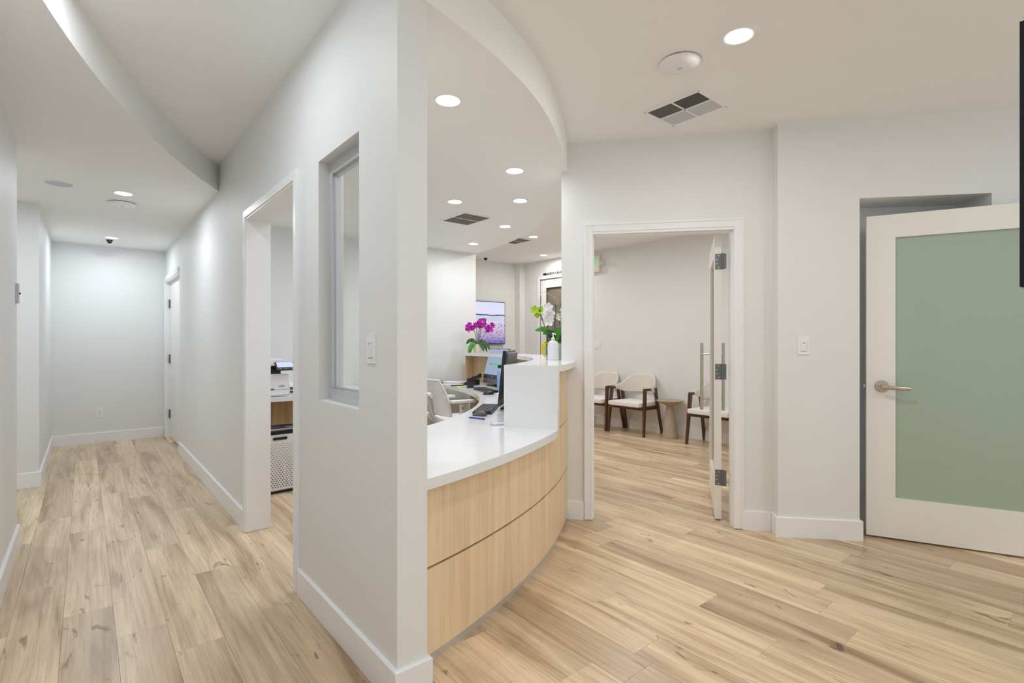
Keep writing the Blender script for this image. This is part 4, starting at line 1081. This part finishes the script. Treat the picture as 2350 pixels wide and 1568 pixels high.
for pts_, w, mk in lv:
    bm = B(); P_ = [pt(*p) for p in pts_]
    sp_ = []
    for i in range(13):
        tt = i / 12 * 3; k = min(int(tt), 2); f = tt - k
        sp_.append(P_[k].lerp(P_[k + 1], f))
    leafblade(bm, sp_, [w * math.sin(PI * (0.12 + 0.86 * i / 12)) ** 0.7 for i in range(13)]); o = obj('leaf', bm, M[mk], t, smooth=True)
    md = o.modifiers.new('th', 'SOLIDIFY'); md.thickness = 0.002

# white orchid arrangement
vb0 = ring(3.985, -43.5, CT); vb = (vb0[0], vb0[1])
t = thing('white_orchid', 'white and lime orchids in a clear glass vase at the end of the raised counter', 'plant', (0, 0, 0))
bm = B(); lathe(bm, [(0, 0), (0.074, 0), (0.077, 0.008), (0.080, 0.143), (0.076, 0.143), (0.073, 0.012), (0, 0.010)], 40, c=(vb[0], vb[1], CT)); obj('vase', bm, M['vaseglass'], t, smooth=True)
bm = B(); lathe(bm, [(0, 0.011), (0.060, 0.011), (0.062, 0.10), (0.05, 0.128), (0, 0.132)], 30, c=(vb[0], vb[1], CT)); obj('liner_pot', bm, M['pot'], t, smooth=True)
def vt(lat, dep, z): return LV(vb, lat, dep, z)
for pts_ in ([(0.0, 0, 1.26), (-0.06, 0, 1.36), (-0.10, 0, 1.46), (-0.125, 0, 1.55)], [(0.01, 0, 1.26), (0.0, 0, 1.40), (0.005, 0, 1.5), (0.01, 0, 1.59)],
             [(0.03, 0.02, 1.26), (0.04, 0.02, 1.4), (0.045, 0.02, 1.5), (0.045, 0.02, 1.60)], [(0.05, 0, 1.26), (0.09, 0, 1.36), (0.12, 0, 1.46), (0.14, 0, 1.53)]):
    bm = B(); P_ = [vt(*p) for p in pts_]; tube(bm, P_, 0.0042, 7); o = obj('stem', bm, M['stem'], t, smooth=True)
    bm = B()
    for f in (0.35, 0.7, 0.95):
        tt = f * 3; k = min(int(tt), 2); c = P_[k].lerp(P_[k + 1], tt - k); bmesh.ops.create_icosphere(bm, subdivisions=1, radius=0.008, matrix=Matrix.Translation(c) @ Matrix.Diagonal((1, 1, 1.3, 1)))
    obj('stem_node', bm, M['stem'], t)
for (la, de, z, r, mk) in ((-0.165, -0.01, 1.545, 0.034, 'lime'), (-0.112, 0.0, 1.54, 0.034, 'lime'), (-0.14, 0.02, 1.51, 0.030, 'lime'),
                           (-0.055, -0.02, 1.565, 0.040, 'petal'), (-0.045, -0.02, 1.515, 0.044, 'petal'), (-0.05, -0.02, 1.455, 0.044, 'petal'), (-0.035, 0.02, 1.49, 0.038, 'petal'),
                           (0.075, 0.0, 1.545, 0.036, 'petal'), (0.045, 0.02, 1.49, 0.034, 'petal'), (0.095, -0.02, 1.515, 0.042, 'lime'), (0.07, -0.03, 1.475, 0.036, 'lime'), (0.12, 0.0, 1.46, 0.036, 'petal')):
    bm = B(); petal_flower(bm, vt(la, de, z), r, (-FX + rnd.uniform(-0.5, 0.5), -FY + rnd.uniform(-0.5, 0.5), rnd.uniform(-0.2, 0.3)), cup=0.45, rot0=rnd.random() * 6)
    o = obj('flower', bm, M[mk], t, smooth=True)
lv = [([(0.0, 0, 1.28), (-0.05, -0.02, 1.36), (-0.10, -0.03, 1.385), (-0.16, -0.04, 1.375)], 0.030, 'gleaf'),
      ([(0.0, 0, 1.28), (-0.03, -0.04, 1.35), (-0.06, -0.06, 1.36), (-0.10, -0.07, 1.345)], 0.026, 'dleaf'),
      ([(0.0, 0.0, 1.28), (0.01, -0.01, 1.34), (0.03, -0.02, 1.38), (0.04, -0.03, 1.405)], 0.036, 'gleaf'),
      ([(0.03, 0.0, 1.28), (0.07, -0.02, 1.33), (0.10, -0.03, 1.33), (0.13, -0.04, 1.30)], 0.032, 'dleaf'),
      ([(0.04, 0.0, 1.28), (0.07, -0.0, 1.36), (0.10, -0.0, 1.37), (0.14, -0.0, 1.36)], 0.030, 'lime'),
      ([(-0.06, 0, 1.275), (-0.085, -0.02, 1.27), (-0.10, -0.03, 1.22), (-0.085, -0.04, 1.16)], 0.018, 'yleaf')]
for pts_, w, mk in lv:
    bm = B(); P_ = [vt(*p) for p in pts_]; sp_ = []
    for i in range(13):
        tt = i / 12 * 3; k = min(int(tt), 2); sp_.append(P_[k].lerp(P_[k + 1], tt - k))
    leafblade(bm, sp_, [w * math.sin(PI * (0.12 + 0.86 * i / 12)) ** 0.7 for i in range(13)]); o = obj('leaf', bm, M[mk], t, smooth=True)
    md = o.modifiers.new('th', 'SOLIDIFY'); md.thickness = 0.002
for pts_ in ([(0.0, 0.02, 1.30), (-0.01, 0.02, 1.5), (0.02, 0, 1.60), (-0.02, 0, 1.66), (-0.08, 0, 1.69), (-0.13, 0, 1.69)],
             [(0.0, 0.0, 1.30), (-0.08, 0, 1.50), (-0.16, 0, 1.53), (-0.22, 0, 1.51), (-0.29, 0, 1.50)],
             [(0.02, 0, 1.3), (0.06, 0, 1.52), (0.02, -0.01, 1.64), (-0.01, 0, 1.655)],
             [(-0.02, 0, 1.3), (-0.10, -0.02, 1.45), (-0.06, -0.03, 1.50), (0.06, -0.03, 1.50)],
             [(-0.12, 0, 1.55), (-0.13, 0, 1.60), (-0.135, 0, 1.63)]):
    bm = B(); tube(bm, [vt(*p) for p in pts_], 0.0018, 5); obj('twig', bm, M['twig'], t, smooth=True)

sb0 = ring(3.975, -46.6, CT)
t = thing('sanitizer_bottle', 'white pump bottle of hand sanitiser in front of the glass vase', 'bottle', (sb0[0], sb0[1], CT), math.radians(-40))
bm = B()
prof = [(0.0, 0.0), (0.040, 0.0), (0.043, 0.006), (0.043, 0.115), (0.038, 0.138), (0.020, 0.150), (0.0135, 0.154), (0.0135, 0.16), (0, 0.16)]
lathe(bm, prof, 32, sy=0.68); obj('body', bm, M['white'], t, smooth=True)
bm = B(); lathe(bm, [(0.0145, 0.156), (0.0145, 0.172), (0.006, 0.176), (0.0045, 0.198), (0, 0.198)], 20); tube(bm, [(-0.008, 0, 0.203), (0.006, 0, 0.205), (0.022, 0, 0.198)], [0.008, 0.007, 0.0045], 10); obj('pump', bm, M['white'], t, smooth=True)
bm = B()
band(bm, (0, 0), 0.0425, 0.0436, 0.02, 0.10, -150, -30, n=16)
for v in bm.verts: v.co.y *= 0.68
obj('label_wrap', bm, M['paper'], t, smooth=True)
